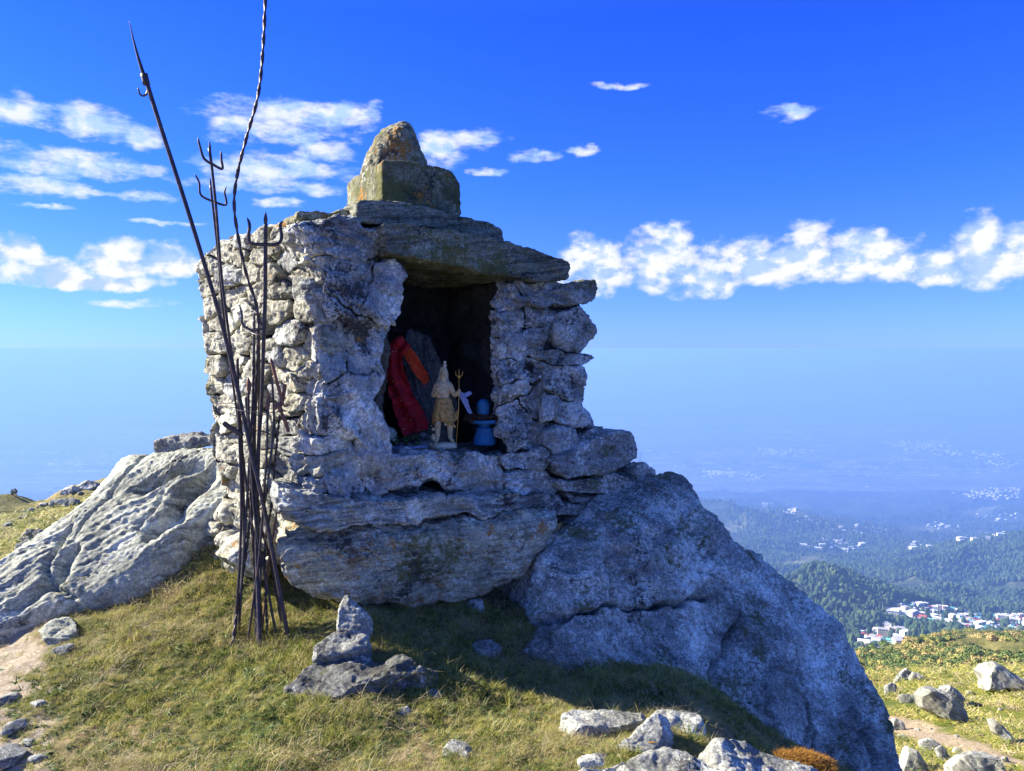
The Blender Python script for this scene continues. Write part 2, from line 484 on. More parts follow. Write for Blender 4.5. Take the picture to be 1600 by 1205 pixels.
def forest_floor_mat():
    m, N = new_mat('wooded_hills')
    P = N.n('ShaderNodeTexCoord').outputs['Object']
    a = N.noise(P, 0.0016, 8, 0.62)
    b = N.noise(P, 0.02, 8, 0.75)
    k = N.m('ADD', N.m('MULTIPLY', a, 0.55), N.m('MULTIPLY', b, 0.45))
    col = N.ramp(k, [(0.40, (0.018, 0.035, 0.014)), (0.52, (0.035, 0.055, 0.02)), (0.60, (0.12, 0.13, 0.05)), (0.68, (0.26, 0.24, 0.12))])
    finish(N, col, 0.95, b, 1.0, 12.0)
    return m

def plain_mat():
    m, N = new_mat('far_plain_fields')
    P = N.n('ShaderNodeTexCoord').outputs['Object']
    s = N.map(P, (0.00010, 0.00028, 1), (0, 0, 0.25))
    a = N.noise(s, 1.0, 12, 0.72, 0.5)
    b = N.noise(P, 0.0012, 6, 0.8)
    k = N.m('ADD', N.m('MULTIPLY', a, 0.7), N.m('MULTIPLY', b, 0.3))
    col = N.ramp(k, [(0.42, (0.03, 0.06, 0.03)), (0.53, (0.07, 0.10, 0.045)), (0.60, (0.22, 0.22, 0.15)), (0.66, (0.75, 0.72, 0.62))])
    riv = N.noise(N.map(P, (0.00006, 0.00034, 1), (0, 0, -0.12), (3.3, 1.2, 0)), 1.0, 9, 0.6, 1.2)
    col = N.mix(N.smooth(N.m('ABSOLUTE', N.m('SUBTRACT', riv, 0.5)), 0.016, 0.0), col, (0.85, 0.83, 0.78))
    finish(N, col, 0.95)
    return m

i1, i2, i3 = idx(75), idx(640), idx(10000)
terrain_strip('meadow', 0, i1 + 1, meadow_mat())
terrain_strip('hillside', i1, i2 + 1, scrub_mat())
terrain_strip('hills', i2, i3 + 1, forest_floor_mat())
terrain_strip('plain', i3, NY_, plain_mat())
# ------------------------------------------------------------------ air
def make_haze():
    lo, hi = -2000.0, 3.75
    X, Y0, Y1 = 240000.0, -60.0, 90000.0
    co = [(-X, Y0, lo), (X, Y0, lo), (X, Y1, lo), (-X, Y1, lo), (-X, Y0, hi), (X, Y0, hi), (X, Y1, hi), (-X, Y1, hi)]
    fa = np.array([(3, 2, 1, 0), (4, 5, 6, 7), (0, 1, 5, 4), (1, 2, 6, 5), (2, 3, 7, 6), (3, 0, 4, 7)])
    m = bpy.data.materials.new('haze')
    m.use_nodes = True
    N = NT(m.node_tree)
    v = N.n('ShaderNodeVolumePrincipled', {'Color': (0.235, 0.435, 0.96, 1), 'Density': HAZE_D, 'Anisotropy': 0.12})
    N.n('ShaderNodeOutputMaterial', {'Volume': v.outputs[0]})
    o = link_mesh('haze', np.array(co), fa, m, smooth=False)
    tag(o, 'pale blue haze in the air over the valley and plain', None, kind='stuff')
HAZE_D = 1.2e-4
make_haze()

# ------------------------------------------------------------------ near ground
GP = []
for (px, py, Y) in [(0, 1205, 2.85), (400, 1205, 2.8), (800, 1205, 2.8), (1120, 1205, 2.85), (-300, 1205, 2.9),
                    (0, 1010, 3.95), (110, 960, 4.15), (230, 930, 4.25), (300, 880, 4.4), (345, 800, 4.75), (400, 1010, 3.72), (430, 955, 3.95),
                    (520, 1060, 3.35), (600, 965, 3.85), (700, 980, 3.95), (850, 985, 4.1), (830, 1030, 3.9), (1000, 1055, 3.75), (1110, 1085, 3.65),
                    (850, 1130, 3.2), (1110, 1135, 3.35), (1250, 1290, 2.9), (1350, 1300, 3.2), (1180, 1160, 3.62), (1300, 1225, 3.7), (200, 1100, 3.3), (600, 1130, 3.1), (500, 850, 4.6), (700, 880, 4.9)]:
    GP.append(at(px, py, Y))
for p in [(0, 1.2, 0.03), (-1.6, 1.2, 0.0), (1.6, 1.2, -0.25), (0, 0, 0), (-3, 0, -0.1), (3, 0, -0.5), (0, -3, -0.1), (-3.6, 3.0, -0.25), (-3.4, 4.4, -0.3),
          (-4.5, 6, -0.9), (-2.4, 6.2, -0.1), (-1, 6.6, -0.3), (1, 6.2, -0.9), (2.6, 5.2, -1.6), (2.6, 3.0, -0.9), (2.0, 2.2, -0.75), (4.2, 3.4, -2.2), (4.2, 6, -3.0),
          (-6, 2, -0.9), (-7, 7, -1.6), (-6, -4, -0.6), (5, -4, -1.5), (6, 1, -2.4), (8, 5, -4.2), (0, 9, -2.4), (-4, 9, -2.4), (4, 9, -4.5), (0, -9, -1),
          (-9, -9, -2), (9, -9, -3), (9, 0, -4), (-9, 0, -2), (-9, 9, -3.2), (9, 9, -6), (0, -16, -2.5), (-16, 0, -4), (16, 0, -7), (16, -16, -7), (-16, -16, -6)]:
    GP.append(np.array(p, dtype=float))
GP = np.array(GP)
def _phi(r):
    return np.sqrt(r * r + 0.15)
A_ = _phi(np.linalg.norm(GP[:, None, :2] - GP[None, :, :2], axis=2)) + np.eye(len(GP)) * -0.02
A_ = np.block([[A_, np.ones((len(GP), 1)), GP[:, :2]], [np.ones((1, len(GP))), np.zeros((1, 3))], [GP[:, :2].T, np.zeros((2, 3))]])
Wt = np.linalg.solve(A_, np.concatenate([GP[:, 2], [0, 0, 0]]))
def ground_z(x, y, detail=True):
    x = np.atleast_1d(np.asarray(x, float)); y = np.atleast_1d(np.asarray(y, float))
    sh = x.shape; x = x.ravel(); y = y.ravel()
    out = np.zeros(len(x))
    for i, g in enumerate(GP):
        out += Wt[i] * _phi(np.hypot(x - g[0], y - g[1]))
    out += Wt[-3] + Wt[-2] * x + Wt[-1] * y
    if detail:
        P = np.stack([x, y, x * 0], 1)
        out += fbm(P * 2.2, 3, 5) * 0.022 + fbm(P * 9.0, 4, 9) * 0.011
        out += np.maximum(0, fbm(P * 5.0, 2, 31)) * 0.02
    return out.reshape(sh)

gx = np.concatenate([np.linspace(-16, -4, 50, endpoint=False), np.linspace(-4, 4, 560, endpoint=False), np.linspace(4, 16, 50)])
gy = np.concatenate([np.linspace(-16, 1.5, 60, endpoint=False), np.linspace(1.5, 6.0, 330, endpoint=False), np.linspace(6.0, 9.5, 40)])
GX, GY = np.meshgrid(gx, gy)
GZ = ground_z(GX, GY)

def soil_mat():
    m, N = new_mat('trodden_soil_and_thatch')
    P = N.n('ShaderNodeTexCoord').outputs['Object']
    a = N.noise(P, 2.0, 6, 0.6)
    b = N.noise(P, 22.0, 8, 0.75)
    c = N.noise(P, 110.0, 4, 0.8)
    k = N.m('ADD', N.m('MULTIPLY', b, 0.6), N.m('MULTIPLY', c, 0.4))
    straw = N.ramp(k, [(0.33, (0.05, 0.035, 0.02)), (0.45, (0.16, 0.12, 0.06)), (0.55, (0.30, 0.23, 0.12)), (0.68, (0.46, 0.38, 0.24))])
    green = N.ramp(k, [(0.35, (0.03, 0.04, 0.010)), (0.5, (0.08, 0.095, 0.02)), (0.65, (0.18, 0.17, 0.04))])
    g1 = N.noise(N.vm('ADD', P, (3.3, 1.1, 0)), 1.3, 3, 0.5)
    sepx = N.n('ShaderNodeSeparateXYZ', {0: P}).outputs
    # trampled bare strip at the left of the mound
    strip = N.m('ADD', N.smooth(N.m('DIVIDE', sepx[0], N.m('MAXIMUM', sepx[1], 0.5)), -0.585, -0.66), N.m('MULTIPLY', N.m('SUBTRACT', a, 0.5), 1.6))
    col = N.mix(N.smooth(strip, 0.25, 0.6), N.mix(N.smooth(g1, 0.46, 0.62), green, straw), N.ramp(k, [(0.34, (0.16, 0.12, 0.085)), (0.5, (0.34, 0.28, 0.20)), (0.66, (0.62, 0.57, 0.48))]))
    finish(N, col, 0.97, k, 1.0, 0.02)
    return m
ground = link_mesh('ground', np.stack([GX.ravel(), GY.ravel(), GZ.ravel()], 1), grid_faces(len(gy), len(gx)), soil_mat())
ground['kind'] = 'structure'

# ------------------------------------------------------------------ stones
class Plane:
    def __init__(self, o, uax, n):
        self.o = np.array(o, float)
        self.n = np.array(n, float) / np.linalg.norm(n)
        self.u = np.array(uax, float); self.u -= self.n * self.u.dot(self.n); self.u /= np.linalg.norm(self.u)
        self.v = np.cross(self.n, self.u)
        if self.v[2] < 0: self.v = -self.v
    def px(self, p):
        d = ray(*p)
        t = (self.o - EYE).dot(self.n) / d.dot(self.n)
        q = EYE + d * t - self.o
        return np.array([q.dot(self.u), q.dot(self.v)])
    def poly(self, pts):
        return np.array([self.px(p) for p in pts])
    def w(self, ab, h=0.0):
        ab = np.atleast_2d(ab)
        return self.o + ab[:, :1] * self.u + ab[:, 1:2] * self.v + (np.asarray(h).reshape(-1, 1) if np.ndim(h) else h) * self.n

def through(a, b, c):
    """plane through three (px, py, Y) points, facing the eye"""
    A, B, C = at(*a), at(*b), at(*c)
    n = np.cross(B - A, C - A)
    if n.dot(EYE - A) < 0: n = -n
    return Plane(A, (1, 0, 0) if abs(n[0]) < 0.9 * np.linalg.norm(n) else (0, 1, 0), n)

def round_poly(P, it=1, cut=0.014):
    """take the corners off by a fixed length, so that long edges stay straight"""
    for _ in range(it):
        Q = np.roll(P, -1, 0)
        L = np.linalg.norm(Q - P, axis=1, keepdims=True)
        k = np.minimum(0.25, cut / np.maximum(L, 1e-9))
        P = np.stack([P * (1 - k) + Q * k, P * k + Q * (1 - k)], 1).reshape(-1, 2)
        cut *= 0.4
    return P

def resample(P, n):
    Q = np.vstack([P, P[:1]])
    d = np.r_[0, np.cumsum(np.linalg.norm(np.diff(Q, axis=0), axis=1))]
    s = np.linspace(0, d[-1], n, endpoint=False)
    return np.stack([np.interp(s, d, Q[:, 0]), np.interp(s, d, Q[:, 1])], 1)

def vnormals(co, F):
    a, b, c, d = co[F[:, 0]], co[F[:, 1]], co[F[:, 2]], co[F[:, 3]]
    n = np.cross(c - a, d - b)
    out = np.zeros_like(co)
    for k in range(4):
        for j in range(3):
            out[:, j] += np.bincount(F[:, k], weights=n[:, j], minlength=len(co))
    return out / np.maximum(np.linalg.norm(out, axis=1, keepdims=True), 1e-12)

def seg_dist(P, line):
    best = np.full(len(P), 1e9)
    for a, b in zip(line[:-1], line[1:]):
        ab = b - a
        t = np.clip(((P - a) @ ab) / max(ab @ ab, 1e-9), 0, 1)
        best = np.minimum(best, np.linalg.norm(P - (a + t[:, None] * ab), axis=1))
    return best

BED = {}
def stone_mesh(plane, poly, thick, front=0.0, res=0.008, e=0.35, bulge=0.0, amp=0.012, fs=5.0, strata=0.004, sdir=(0.1, 0.15, 1.0), sfreq=38.0,
               sstretch=3.0, warp=0.012, wf=7.0, facets=0, facet_depth=0.12, seed=0, cracks=(), crack_w=0.012, crack_d=0.03, round_it=1, crease=0.2, tilt=(0, 0), fine=0.005, tip=None):
    """a closed stone: outline in the plane, rounded rim, real thickness behind it, weathered surface"""
    rng = np.random.default_rng(seed + 1000)
    P = round_poly(np.asarray(poly, float), round_it)
    area = 0.5 * np.sum(P[:, 0] * np.roll(P[:, 1], -1) - np.roll(P[:, 0], -1) * P[:, 1])
    if area < 0: P = P[::-1]
    if plane.v.dot(np.cross(plane.n, plane.u)) < 0: P = P[::-1]
    per = np.linalg.norm(np.roll(P, -1, 0) - P, axis=1).sum()
    n = int(np.clip(per / res, 20, 1500))
    B = resample(P, n)
    C = B.mean(0)
    X = B - C
    w_, V_ = np.linalg.eigh(X.T @ X / n)
    e1, e2 = V_[:, 1], V_[:, 0]
    la, lb = np.abs(X @ e1).max(), np.abs(X @ e2).max()
    L = max(0.0, la - lb) * 0.9
    M = C + np.clip(X @ e1, -L, L)[:, None] * e1
    # profile: flat face, rounded arris, side, part of the back
    Rm = lb
    if e < 0.8:
        rc = max(0.006, e * min(lb, thick / 2) * 0.95)
        a_ = np.linspace(0, math.pi / 2, 40)
        rr = np.r_[0, np.linspace(0.02, 0.98, 30) * (Rm - rc), Rm - rc + rc * np.sin(a_), np.full(30, Rm), Rm - rc + rc * np.cos(a_)] / Rm
        zz = np.r_[thick / 2, np.full(30, thick / 2), thick / 2 - rc + rc * np.cos(a_), np.linspace(thick / 2 - rc, -thick / 2 + rc, 30), -thick / 2 + rc - rc * np.sin(a_)] / (thick / 2)
    else:
        ph = np.linspace(math.pi / 2, -math.pi / 2 * 0.82, 400)
        rr, zz = np.cos(ph) ** e, np.sign(np.sin(ph)) * np.abs(np.sin(ph)) ** e
        rr[0] = 0
    zdepth = (1 - zz) * thick / 2
    d = np.r_[0, np.cumsum(np.hypot(np.diff(rr) * Rm, np.diff(zz) * thick / 2 * np.where(zdepth[1:] > 0.22, 0.3, 1.0)))]
    k = int(np.clip(d[-1] / res, 6, 700))
    s = np.linspace(0, d[-1], k)
    rr, zz = np.interp(s, d, rr), np.interp(s, d, zz)
    ab = M[None] + rr[:, None, None] * (B - M)[None]
    h = (front - thick / 2) + zz[:, None] * thick / 2 + np.where(zz > 0, 1, 0)[:, None] * bulge * (1 - rr[:, None] ** 2)
    h = np.broadcast_to(h, (k, n)).copy()
    rel = ab - C
    h += rel[..., 0] * tilt[0] + rel[..., 1] * tilt[1]
    ab = ab.reshape(-1, 2); h = h.ravel()
    co = plane.w(ab, h)
    i = np.arange(k - 1)[:, None] * n; j = np.arange(n)[None]; j2 = (j + 1) % n
    F = np.stack([i + j, i + n + j, i + n + j2, i + j2], -1).reshape(-1, 4)
    ctr = np.vstack([co, co[-n:].mean(0)[None]])
    cap = np.stack([(k - 1) * n + np.arange(n), np.full(n, k * n), (k - 1) * n + (np.arange(n) + 1) % n], 1)
    co = ctr
    cen = co.mean(0)
    # chipped planes
    if facets:
        ext = co - cen
        for _ in range(facets):
            v = rng.normal(size=3); v += plane.n * 0.6; v /= np.linalg.norm(v)
            sup = (ext @ v).max()
            dlim = sup * (1 - facet_depth * rng.uniform(0.3, 1.6))
            over = np.maximum(0, ext @ v - dlim)
            ext = ext - over[:, None] * v * 0.92
        co = cen + ext
    if warp:
        wvv = np.stack([fbm(co * wf, 3, 40 + q) for q in range(3)], 1)
        co = co + wvv * warp
    vn = vnormals(co, F)
    sd = np.array(sdir, float); sd /= np.linalg.norm(sd)
    t1 = np.cross(sd, (0.3, 1, 0.2)); t1 /= np.linalg.norm(t1); t2 = np.cross(sd, t1)
    Q = np.stack([co @ t1 * sstretch, co @ t2 * sstretch, (co @ sd) * sfreq + fbm(co * 3.0, 2, 77) * sfreq * 0.03], 1)
    dd = amp * fbm(co * fs, 5, 3 + seed % 5, 0.52)
    cr_ = fbm(co * fs * 1.3 + 5.1, 4, 21 + seed % 7, 0.55)
    dd -= amp * crease * np.exp(-(cr_ / 0.10) ** 2)
    if strata:
        st = fbm(Q, 4, 61, 0.6)
        dd += strata * ((1 - np.minimum(1, np.abs(st) * 2.2)) * -1.1 + st * 0.9)
    if fine:
        dd += fine * fbm(co * 45.0, 3, 8, 0.6)
    if len(cracks):
        abx = np.vstack([ab, ab[-1:]])
        jit = np.stack([fbm(np.c_[abx * 9, abx[:, :1] * 0], 4, 91), fbm(np.c_[abx * 9, abx[:, :1] * 0], 4, 92)], 1) * 0.022
        for ck in cracks:
            line = plane.poly(ck[0]) if not isinstance(ck[0], np.ndarray) else ck[0]
            q = seg_dist(abx + jit, line)
            cw = ck[1] if len(ck) > 1 else crack_w
            cd = ck[2] if len(ck) > 2 else crack_d
            front_mask = np.r_[np.repeat(zz > 0.0, n), False]
            dd -= cd * np.exp(-(q / cw) ** 2) * front_mask
    co = co + vn * dd[:, None]
    return co, F, cap

def add_stone(name, plane, poly, thick, mat, parent=None, **kw):
    co, F, cap = stone_mesh(plane, poly, thick, **kw)
    o = link_mesh(name, co, [F, cap], mat, parent)
    return o

def pl_poly(plane, pts):
    return plane.poly(pts)

def lump(name, c, size, mat, parent=None, seed=0, res=None, facets=12, depth=0.24, rot=0.0, amp=0.05, strata=0.02, n=None, squash=1.0, sdir=(0.2, 0.1, 1), tiltx=0.0, tilty=0.0):
    """loose angular rock about its centre: sphere cut by random planes, then weathered; size = half extents"""
    rng = np.random.default_rng(seed + 5)
    n = n or 40
    th = np.linspace(0, math.pi, n); ph = np.linspace(0, 2 * math.pi, 2 * n, endpoint=False)
    T, Ph = np.meshgrid(th, ph, indexing='ij')
    p = np.stack([np.sin(T) * np.cos(Ph), np.sin(T) * np.sin(Ph), np.cos(T)], -1).reshape(-1, 3)
    for _ in range(facets):
        v = rng.normal(size=3); v /= np.linalg.norm(v)
        over = np.maximum(0, p @ v - (1 - depth * rng.uniform(0.6, 2.0)))
        p = p - over[:, None] * v
    s = np.array(size, float)
    nz = fbm(p * 1.7 + seed, 5, seed % 9) * amp
    q = p.copy(); q[:, 2] *= 9; q[:, :2] *= 1.2
    nz = nz + strata * (1 - np.abs(fbm(q + seed, 3, 4)))
    vn = p / np.maximum(np.linalg.norm(p, axis=1, keepdims=True), 1e-9)
    p = (p + vn * nz[:, None]) * s
    def rm(a, ax):
        c_, s_ = math.cos(a), math.sin(a)
        return np.array([[1, 0, 0], [0, c_, -s_], [0, s_, c_]]) if ax == 0 else (np.array([[c_, 0, s_], [0, 1, 0], [-s_, 0, c_]]) if ax == 1 else np.array([[c_, -s_, 0], [s_, c_, 0], [0, 0, 1]]))
    p = p @ (rm(rot, 2) @ rm(tilty, 1) @ rm(tiltx, 0)).T
    m2 = 2 * n
    i = np.arange(n - 1)[:, None] * m2; j = np.arange(m2)[None]
    F = np.stack([i + j, i + m2 + j, i + m2 + (j + 1) % m2, i + (j + 1) % m2], -1).reshape(-1, 4)
    o = link_mesh(name, p, F, mat, parent)
    o.location = tuple(c)
    return o

PLL = through((0, 960, 4.3), (340, 840, 4.5), (330, 695, 5.1))
SDL = tuple(0.62 * PLL.u - 0.78 * PLL.v + 0.35 * PLL.n)
M_left = rock_mat('pale_gneiss_slab', (0.42, 0.435, 0.40), (0.56, 0.565, 0.51), (0.20, 0.21, 0.19), sdir=SDL, sfreq=48, stretch=1.6, crust=0.30, black=0.20, orange=0.14, moss=0.12, grain=0.45, bump=0.9, seed=1, lines=0.8)
M_right = rock_mat('dark_lichened_granite', (0.46, 0.46, 0.455), (0.56, 0.56, 0.555), (0.28, 0.28, 0.28), sdir=(0.5, 0.3, 0.8), sfreq=9, stretch=3, crust=0.72, black=0.22, orange=0.02, moss=0.34, grain=0.85, bump=1.0, seed=2, crustcol=(0.66, 0.66, 0.66), patch=0.9, pscale=3.2, lines=0.4)
M_slab = rock_mat('foliated_schist', (0.38, 0.38, 0.37), (0.52, 0.52, 0.50), (0.15, 0.15, 0.155), sdir=(-0.06, 0.05, 1), sfreq=55, stretch=5, crust=0.5, black=0.36, orange=0.22, moss=0.24, grain=0.5, bump=1.0, seed=3, lines=0.85)
M_wall = rock_mat('rubble_stone', (0.49, 0.465, 0.40), (0.62, 0.59, 0.51), (0.24, 0.23, 0.19), sfreq=30, stretch=7, crust=0.42, black=0.30, orange=0.26, moss=0.24, grain=0.5, bump=1.0, seed=4, crustcol=(0.66, 0.65, 0.59))
M_plaster = rock_mat('weathered_lime_plaster', (0.44, 0.44, 0.45), (0.54, 0.54, 0.54), (0.30, 0.30, 0.31), sfreq=5, stretch=4, crust=0.50, black=0.40, orange=0.06, moss=0.16, grain=0.5, bump=0.9, seed=5, crustcol=(0.66, 0.66, 0.67), lines=0.4)
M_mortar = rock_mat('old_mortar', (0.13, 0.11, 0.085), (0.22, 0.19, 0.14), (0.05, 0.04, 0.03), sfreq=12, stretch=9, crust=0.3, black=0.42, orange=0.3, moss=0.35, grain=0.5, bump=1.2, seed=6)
M_roof = rock_mat('mossy_roof_slate', (0.22, 0.225, 0.18), (0.32, 0.32, 0.26), (0.08, 0.085, 0.07), sdir=(-0.1, -0.1, 1), sfreq=50, stretch=4, crust=0.32, black=0.42, orange=0.12, moss=0.52, grain=0.6, bump=0.9, seed=7, crustcol=(0.46, 0.48, 0.42), lines=0.7)
M_top = rock_mat('lichened_finial_stone', (0.36, 0.34, 0.25), (0.48, 0.45, 0.33), (0.15, 0.145, 0.10), sfreq=10, stretch=6, crust=0.36, black=0.30, orange=0.46, moss=0.50, grain=0.6, bump=1.0, seed=8)
M_right2 = rock_mat('layered_slate', (0.32, 0.32, 0.325), (0.46, 0.46, 0.465), (0.19, 0.19, 0.195), sfreq=26, stretch=5, crust=0.56, black=0.38, orange=0.14, moss=0.28, grain=0.6, bump=1.1, seed=9, lines=0.5, crustcol=(0.60, 0.60, 0.62))
M_pale = rock_mat('bleached_boulder', (0.31, 0.305, 0.28), (0.40, 0.39, 0.36), (0.16, 0.16, 0.15), sdir=(0.5, -0.3, 0.8), sfreq=12, stretch=2, crust=0.35, black=0.22, orange=0.12, moss=0.15, grain=0.35, bump=0.8, seed=10, pscale=1.2, crustcol=(0.5, 0.5, 0.48))
M_front = rock_mat('speckled_ground_rock', (0.31, 0.31, 0.31), (0.43, 0.43, 0.42), (0.15, 0.15, 0.15), sdir=(0.3, 0.2, 0.9), sfreq=16, stretch=4, crust=0.5, black=0.30, orange=0.10, moss=0.12, grain=0.75, bump=0.9, seed=11)
M_shade = rock_mat('shade_darkened_stone', (0.05, 0.05, 0.05), (0.075, 0.075, 0.075), (0.025, 0.025, 0.025), sfreq=12, stretch=6, crust=0.0, black=0.3, grain=0.3, bump=0.8, seed=13, crustcol=(0.09, 0.09, 0.09))  # shade of the niche interior put into the stone colour
M_slab2 = rock_mat('tan_foliated_slab', (0.42, 0.40, 0.34), (0.56, 0.54, 0.45), (0.20, 0.19, 0.16), sdir=(-0.06, 0.05, 1), sfreq=48, stretch=5, crust=0.42, black=0.34, orange=0.40, moss=0.36, grain=0.5, bump=1.0, seed=23, lines=0.6)
M_block = rock_mat('dark_mossy_block', (0.15, 0.155, 0.10), (0.24, 0.235, 0.16), (0.07, 0.07, 0.05), sfreq=10, stretch=6, crust=0.3, black=0.42, orange=0.42, moss=0.66, grain=0.6, bump=0.9, seed=12)

# ------------------------------------------------------------------ the two great boulders
add = add_stone('boulder', PLL, PLL.poly([(-330, 1290), (-260, 1040), (-120, 960), (0, 878), (60, 835), (120, 790), (150, 755), (182, 720), (240, 708), (300, 692),
                                           (352, 684), (420, 690), (440, 780), (380, 830), (340, 852), (300, 892), (230, 948), (150, 975), (60, 1010), (0, 1040), (-150, 1200)]), 1.3, M_left,
                front=0.10, res=0.011, e=0.42, bulge=0.10, amp=0.035, fs=1.5, strata=0.0045, sdir=SDL, sfreq=34.0, sstretch=0.35, warp=0.03, wf=1.6, seed=3, fine=0.006, facets=5, facet_depth=0.05, crease=0.1,
                cracks=[([(330, 745), (280, 765), (235, 785)], 0.05, 0.07), ([(270, 800), (235, 845), (250, 870)], 0.02, 0.02), ([(130, 890), (110, 930), (60, 965)], 0.045, 0.08),
                        ([(120, 850), (95, 905), (100, 945), (130, 955)], 0.02, 0.05), ([(230, 720), (180, 800), (130, 870)], 0.016, 0.03), ([(345, 760), (290, 830), (262, 850)], 0.06, 0.10)])
tag(add, 'long pale grey foliated rock slab rising on the left behind the grass slope', 'boulder')

PLR = through((850, 965, 3.95), (1400, 1200, 4.45), (1060, 745, 4.85))
BR = add_stone('boulder', PLR, PLR.poly([(800, 1040), (806, 1012), (840, 975), (852, 930), (850, 880), (872, 828), (930, 800), (975, 738), (1005, 706), (1066, 718), (1100, 762), (1145, 816),
                                         (1190, 853), (1242, 900), (1296, 955), (1336, 1003), (1366, 1062), (1388, 1115), (1405, 1160), (1422, 1210), (1445, 1330), (1300, 1380), (1120, 1300), (950, 1180)]), 1.5, M_right,
               front=0.06, res=0.0095, e=0.32, bulge=0.10, amp=0.05, fs=2.0, strata=0.006, sdir=(0.5, 0.3, 0.8), sfreq=9.0, warp=0.035, wf=2.4, seed=6, fine=0.008, facets=16, facet_depth=0.06, crease=0.5,
               cracks=[([(845, 968), (900, 958), (960, 953), (1030, 945), (1085, 940)], 0.011, 0.12), ([(1075, 940), (1078, 880), (1100, 862)], 0.011, 0.03),
                       ([(1072, 905), (1120, 925), (1132, 965), (1108, 1000)], 0.012, 0.05), ([(1110, 1000), (1100, 1060), (1118, 1110)], 0.016, 0.05), ([(1220, 940), (1200, 1010), (1240, 1090), (1235, 1160)], 0.012, 0.035), ([(940, 830), (1000, 850), (1060, 820)], 0.010, 0.025),
                       ([(985, 945), (988, 900), (992, 870)], 0.009, 0.015), ([(1285, 1075), (1310, 1130), (1340, 1205)], 0.03, 0.03), ([(1160, 930), (1165, 880), (1120, 830)], 0.02, 0.015)])
tag(BR, 'huge dark lichen-covered boulder beside the right side of the shrine', 'boulder')
# loose stone lying on the left slab
PS = through((240, 715, 5.0), (330, 690, 5.0), (285, 640, 5.0))
o = add_stone('rock', PS, PS.poly([(236, 688), (262, 683), (325, 682), (331, 690), (300, 700), (262, 720), (238, 716)]), 0.26, M_front, res=0.008, e=0.3, amp=0.012, fs=7, strata=0.004, seed=22, facets=3)
tag(o, 'small dark flat rock lying on top of the pale left slab', 'rock')

# ------------------------------------------------------------------ shrine
A0 = at(500, 950, 3.8)
FU = np.array([0.861, 0.509, 0.0]); FN = np.array([0.509, -0.861, 0.0])
LU = np.array([-0.727, 0.687, 0.0]); LN = np.array([-0.687, -0.727, 0.0])
PF = Plane(A0, FU, FN)
PL = Plane(A0, LU, LN)
def Fo(off):
    return Plane(A0 + PF.n * off, FU, FN)
shrine = empty('shrine', (A0[0], A0[1], float(ground_z(A0[0], A0[1])[0])))
tag(shrine, 'small open-fronted rubble stone shrine with a rounded finial, built on big rock slabs', 'shrine')
def sp(name, plane, pts, thick, mat, label=None, **kw):
    plane = Plane(plane.o + plane.n * kw.pop('front', 0.0), plane.u, plane.n)
    o = add_stone(name, plane, plane.poly(pts), thick, mat, None, **kw)
    o.parent = shrine
    o.location = (-shrine.location[0], -shrine.location[1], -shrine.location[2])
    if label: o['label'] = label
    return o
def sp2(name, plane, poly, thick, mat, **kw):
    o = add_stone(name, plane, poly, thick, mat, None, **kw)
    o.parent = shrine
    o.location = (-shrine.location[0], -shrine.location[1], -shrine.location[2])
    return o

def in_poly(p, P):
    x, y = p[..., 0], p[..., 1]
    c = np.zeros(x.shape, bool)
    for a, b in zip(P, np.roll(P, -1, 0)):
        t = ((a[1] > y) != (b[1] > y)) & (x < (b[0] - a[0]) * (y - a[1]) / (b[1] - a[1] + 1e-12) + a[0])
        c ^= t
    return c

